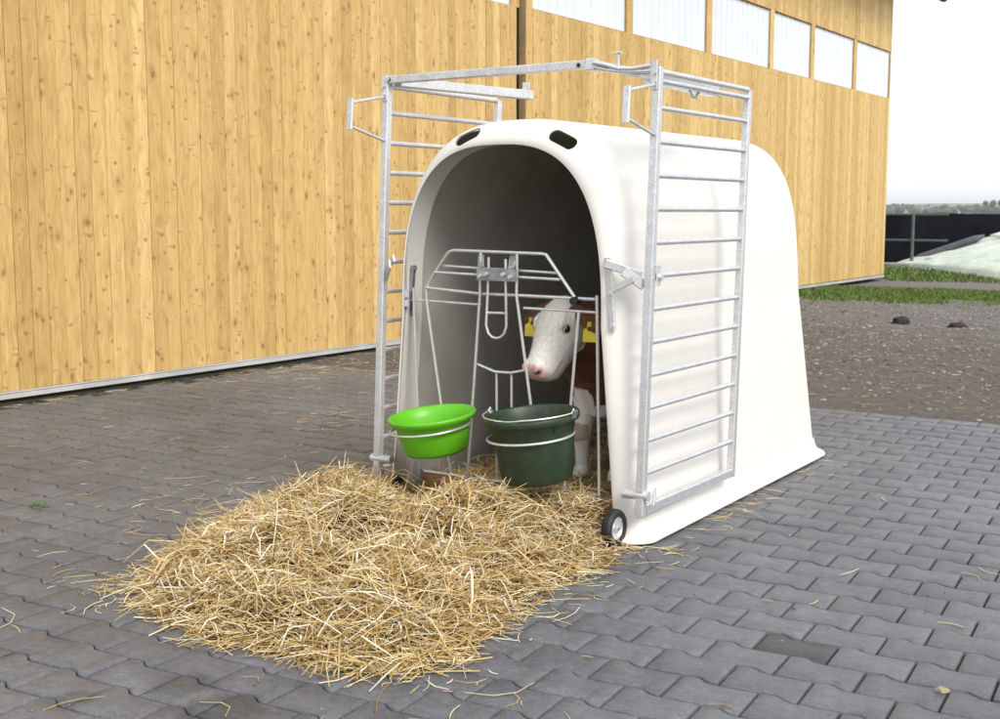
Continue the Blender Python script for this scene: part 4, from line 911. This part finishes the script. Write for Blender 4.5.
# pebbles on the yard
def pebbles(name, X, Y, Z, S, label):
    t = (1 + 5 ** .5) / 2; ico = np.array([(-1, t, 0), (1, t, 0), (-1, -t, 0), (1, -t, 0), (0, -1, t), (0, 1, t), (0, -1, -t), (0, 1, -t), (t, 0, -1), (t, 0, 1), (-t, 0, -1), (-t, 0, 1)]) / 1.9
    IF = np.array([(0, 11, 5), (0, 5, 1), (0, 1, 7), (0, 7, 10), (0, 10, 11), (1, 5, 9), (5, 11, 4), (11, 10, 2), (10, 7, 6), (7, 1, 8), (3, 9, 4), (3, 4, 2), (3, 2, 6), (3, 6, 8), (3, 8, 9), (4, 9, 5), (2, 4, 11), (6, 2, 10), (8, 6, 7), (9, 8, 1)])
    n = len(X); sc = S[:, None] * rng.uniform(0.6, 1.3, (n, 3)) * np.array([1.1, 1.1, 0.6]); az = rng.uniform(0, 6.28, n); ca_, sa_ = np.cos(az), np.sin(az)
    V = ico[None] * (1 + rng.normal(0, 0.13, (n, 12, 1))) * sc[:, None, :]
    V = np.stack([V[..., 0] * ca_[:, None] - V[..., 1] * sa_[:, None] + X[:, None], V[..., 0] * sa_[:, None] + V[..., 1] * ca_[:, None] + Y[:, None], V[..., 2] + Z[:, None]], -1)
    F = (IF[None] + (np.arange(n) * 12)[:, None, None]).reshape(-1, 3)
    return tag(np_mesh(name, V.reshape(-1, 3), F, M['pebble'], np.repeat(rng.random(n), 12)), label, 'gravel', kind='stuff')
N = 20000; X = rng.uniform(-6.4, 3.5, N); Y = 7.1 + rng.random(N) ** 0.75 * 9.0
Z = np.array([gz(a, b) for a, b in zip(X, Y)]); pebbles('gravel', X, Y, Z, np.clip(rng.lognormal(math.log(0.009), 0.45, N), 0.004, 0.03), 'grey stones and gravel strewn over the dirt yard')
N = 420; X = rng.uniform(-4, 2, N); Y = rng.uniform(1.5, 7, N); m = (poly_dist(X, Y, STRAW_POLY) < -0.05) & ~in_poly(X, Y, HUTCH_POLY)
pebbles('gravel', X[m], Y[m], np.full(m.sum(), 0.001), np.clip(rng.lognormal(math.log(0.003), 0.4, m.sum()), 0.0015, 0.008), 'small grit scattered over the paving')
def lump(name, loc, sx, sy, sz, mat, seed, label, cat):
    bm = bmesh.new(); bmesh.ops.create_icosphere(bm, subdivisions=3, radius=1)
    for v in bm.verts:
        q = v.co.copy(); f_ = 1 + 0.35 * mnoise.noise(q * 1.6 + Vector((seed, 0, 0))) + 0.15 * mnoise.noise(q * 4 + Vector((0, seed, 0)))
        v.co = Vector((q.x * sx, q.y * sy, max(q.z, -0.3) * sz)) * f_
    me = bpy.data.meshes.new(name); bm.to_mesh(me); bm.free(); me.materials.append(mat); o = new_obj(name, me, None, loc); return tag(o, label, cat)
lump('earth_clod', (-3.72, 13.0, 0.02), 0.10, 0.08, 0.05, M['clod'], 3, 'dark clod of earth on the gravel, nearer the hutch', 'clod')
lump('earth_clod', (-3.05, 12.6, 0.02), 0.10, 0.08, 0.05, M['clod'], 8, 'dark clod of earth on the gravel by the right edge of the photo', 'clod')
lump('stone_chip', (-0.72, 2.98, 0.006), 0.016, 0.010, 0.008, M['chip'], 5, 'small tan stone chip lying on the paving in the foreground', 'stone')

# ================================================================== BEYOND THE YARD
# silage clamp under a pale green tarpaulin
bxp = [-8.0, -7.2, -6.5, -6.0, -5.0, -4.0, -2.0, 2.0, 6.0]; top = [0.03, 0.25, 0.48, 0.64, 0.80, 0.92, 1.05, 1.1, 1.1]; fy_ = [26.8, 26.0, 25.0, 24.3, 22.75, 21.3, 18.9, 16.6, 15.5]
us = np.linspace(0, 1, 90); xs_ = -8.0 + 14 * us ** 1.5; vs_ = np.linspace(0, 1, 40); vs = []; fs = []
for v_ in vs_:
    for x in xs_:
        f0 = float(np.interp(x, bxp, fy_)); tp = float(np.interp(x, bxp, top)); y = f0 + (27.9 - f0) * v_
        ez = 0.10 * min(1, v_ / 0.03) if v_ > 0 else -0.05
        z = ez * min(1, tp * 6) + tp * max(0, v_ - 0.02) ** 0.8 * 0.93 + (0.05 * fnoise(x, y, 1.2) + 0.03 * fnoise(x, y, 3.5, 4)) * min(1, v_ * 6)
        vs.append((x, y, z))
nx = len(xs_); fs = [(j * nx + i, j * nx + i + 1, (j + 1) * nx + i + 1, (j + 1) * nx + i) for j in range(39) for i in range(nx - 1)]
bse = len(vs); vs += [(x, 27.9, -0.1) for x in xs_]; fs += [(39 * nx + i, 39 * nx + i + 1, bse + i + 1, bse + i) for i in range(nx - 1)]
tp_ = MB().add(vs, fs).build('tarpaulin', M['tarp'], off=(-5, 25, 0), smooth='all', fix=False); tp_.location = (-5, 25, 0)
tag(tp_, 'pale green tarpaulin spread over the sloping silage heap', 'tarpaulin')
def bag(name, a, b, r, mat, label, n=9):
    a, b = Vector(a), Vector(b); pts = [a.lerp(b, i / (n - 1)) + Vector((0, 0, 0.012 * mnoise.noise(Vector((i * 1.7, a.x, 0))))) for i in range(n)]
    rr = [r * (0.35 if i in (0, n - 1) else 0.9 + 0.2 * mnoise.noise(Vector((i * 2.3, a.y, 4)))) for i in range(n)]
    o = MB().tube([p_ - a for p_ in pts], rr, 12).build(name, mat, off=(0, 0, 0), smooth='all'); o.location = a; return tag(o, label, 'sandbag')
bag('sand_sausage', (-7.55, 27.0, 0.12), (-6.15, 27.35, 0.66), 0.085, M['hose'], 'long blue-grey sandbag along the upper edge of the tarpaulin')
bag('sand_sausage', (-7.05, 26.25, 0.18), (-6.05, 25.6, 0.24), 0.05, M['white_bag'], 'thin white sandbag lying along the foot of the tarpaulin')
bag('sand_sausage', (-6.0, 27.2, 0.66), (-4.6, 27.2, 0.80), 0.07, M['white_bag'], 'white sandbag on the top of the tarpaulin by the black screen')
# black screen
scr = thing('screen_fence', 'long black windbreak screen behind the tarpaulin', 'fence', (-6, 28.2, 0))
xs_ = np.arange(-14, 9, 0.4); vs = [(x, 28.2 + 0.03 * math.sin(x * 3.1) + d, z) for d in (0, 0.03) for z in (-0.1, 1.10) for x in xs_]
vs = [(x, y, z if z < 0.5 else z + (0.03 if x < -6.9 else 0.0) + 0.012 * math.sin(x * 1.7)) for x, y, z in vs]
nx = len(xs_); fs = []
for i in range(nx - 1): fs += [(i, i + 1, nx + i + 1, nx + i), (2 * nx + i + 1, 2 * nx + i, 3 * nx + i, 3 * nx + i + 1), (nx + i, nx + i + 1, 3 * nx + i + 1, 3 * nx + i)]
MB().add(vs, fs).build('screen_sheet', M['screen'], scr, fix=False)
for x in np.arange(-13, 9, 2.5): MB().beam((x, 28.27, -0.1), (x, 28.27, 1.08), 0.05, 0.05, up=(1, 0, 0)).build('post', M['post'], scr)
rl = thing('railing', 'thin grey-green railing with one post beside the barn corner', 'railing', (-7.5, 26.6, 0))
MB().tube([(-7.43, 26.6, -0.05), (-7.43, 26.6, 0.12), (-7.43, 26.6, 1.12)], [0.05, 0.035, 0.033], 10).build('post', M['post'], rl, smooth=True)
for z in (1.10, 0.56): MB().tube([(-9.5, 26.64, z), (-6.72, 26.64, z)], 0.022, 8).build('rail', M['post'], rl, smooth=True)
kb = MB().beam((-8.6, 26.35, -0.02), (-6.95, 26.35, -0.02), 0.3, 0.22, ch=0.02).build('concrete_block', M['concrete'], off=(-7.8, 26.35, -0.02)); kb.location = (-7.8, 26.35, -0.02)
tag(kb, 'low concrete kerb block at the foot of the railing', 'concrete block')
# hills and woods on the horizon
def ridge(name, yb, h0, amp, mat, seed, dep):
    xs_ = np.linspace(-2400, 2400, 160); vs = []; fs = []
    for x in xs_:
        h = h0 + amp * (fnoise(x, seed, 0.0021, seed) + 0.4 * fnoise(x, seed, 0.008, seed + 3))
        vs += [(x, yb - dep * .5, -2), (x, yb, h * .8), (x, yb + dep * .3, h), (x, yb + dep, -2)]
    for i in range(159):
        for j in range(3): fs.append((i * 4 + j, (i + 1) * 4 + j, (i + 1) * 4 + j + 1, i * 4 + j + 1))
    tag(MB().add(vs, fs).build(name, mat, smooth='all', fix=False), kind='structure')
ridge('hill', 1900, 15, 5, M['field'], 4.0, 700); ridge('hill', 1250, 6.5, 3, M['field'], 9.0, 300)
V = []; F = []; c0 = 0
ico = None
N = 900; X = np.r_[rng.uniform(-560, 260, 560), rng.uniform(-900, 500, 340)]; Y = np.r_[rng.normal(880, 60, 560), rng.normal(1500, 90, 340)]
t = (1 + 5 ** .5) / 2; ico = np.array([(-1, t, 0), (1, t, 0), (-1, -t, 0), (1, -t, 0), (0, -1, t), (0, 1, t), (0, -1, -t), (0, 1, -t), (t, 0, -1), (t, 0, 1), (-t, 0, -1), (-t, 0, 1)]) / 1.9
IF = np.array([(0, 11, 5), (0, 5, 1), (0, 1, 7), (0, 7, 10), (0, 10, 11), (1, 5, 9), (5, 11, 4), (11, 10, 2), (10, 7, 6), (7, 1, 8), (3, 9, 4), (3, 4, 2), (3, 2, 6), (3, 6, 8), (3, 8, 9), (4, 9, 5), (2, 4, 11), (6, 2, 10), (8, 6, 7), (9, 8, 1)])
nn = 7; X = np.repeat(X, nn) + rng.normal(0, 3.2, N * nn); Y = np.repeat(Y, nn) + rng.normal(0, 2.0, N * nn); hz = np.repeat(np.abs(rng.normal(3.0, 1.2, N)), nn) * rng.uniform(0.5, 1.15, N * nn); sc = rng.uniform(1.0, 2.4, N * nn)
keep = nfield(X, Y, 0.012, 3) > -0.05; X, Y, hz, sc = X[keep], Y[keep], hz[keep], sc[keep]
V = ico[None] * (1 + rng.normal(0, 0.14, (len(X), 12, 1))) * sc[:, None, None] + np.stack([X, Y, hz * np.where(Y > 1200, 1.7, 0.9)], -1)[:, None, :]
F = (IF[None] + (np.arange(len(X)) * 12)[:, None, None]).reshape(-1, 3)
tag(np_mesh('distant_wood', V.reshape(-1, 3), F, M['far_foliage']), 'hazy belt of distant trees on the horizon', 'trees', kind='stuff')
# the air: pale haze round the whole place
hz_m = bpy.data.materials.new('pale_haze'); hz_m.use_nodes = True; t_ = hz_m.node_tree; t_.nodes.clear()
pv = t_.nodes.new('ShaderNodeVolumePrincipled'); pv.inputs['Density'].default_value = 0.00032; pv.inputs['Color'].default_value = (0.93, 0.95, 1.0, 1); pv.inputs['Anisotropy'].default_value = 0.2
mo_ = t_.nodes.new('ShaderNodeOutputMaterial'); t_.links.new(pv.outputs[0], mo_.inputs['Volume'])
hzb = MB().box((-3050, -450, -3.2), (3050, 3650, 34)).build('haze', hz_m); tag(hzb, 'thin pale haze lying over the whole landscape', 'haze', kind='stuff')
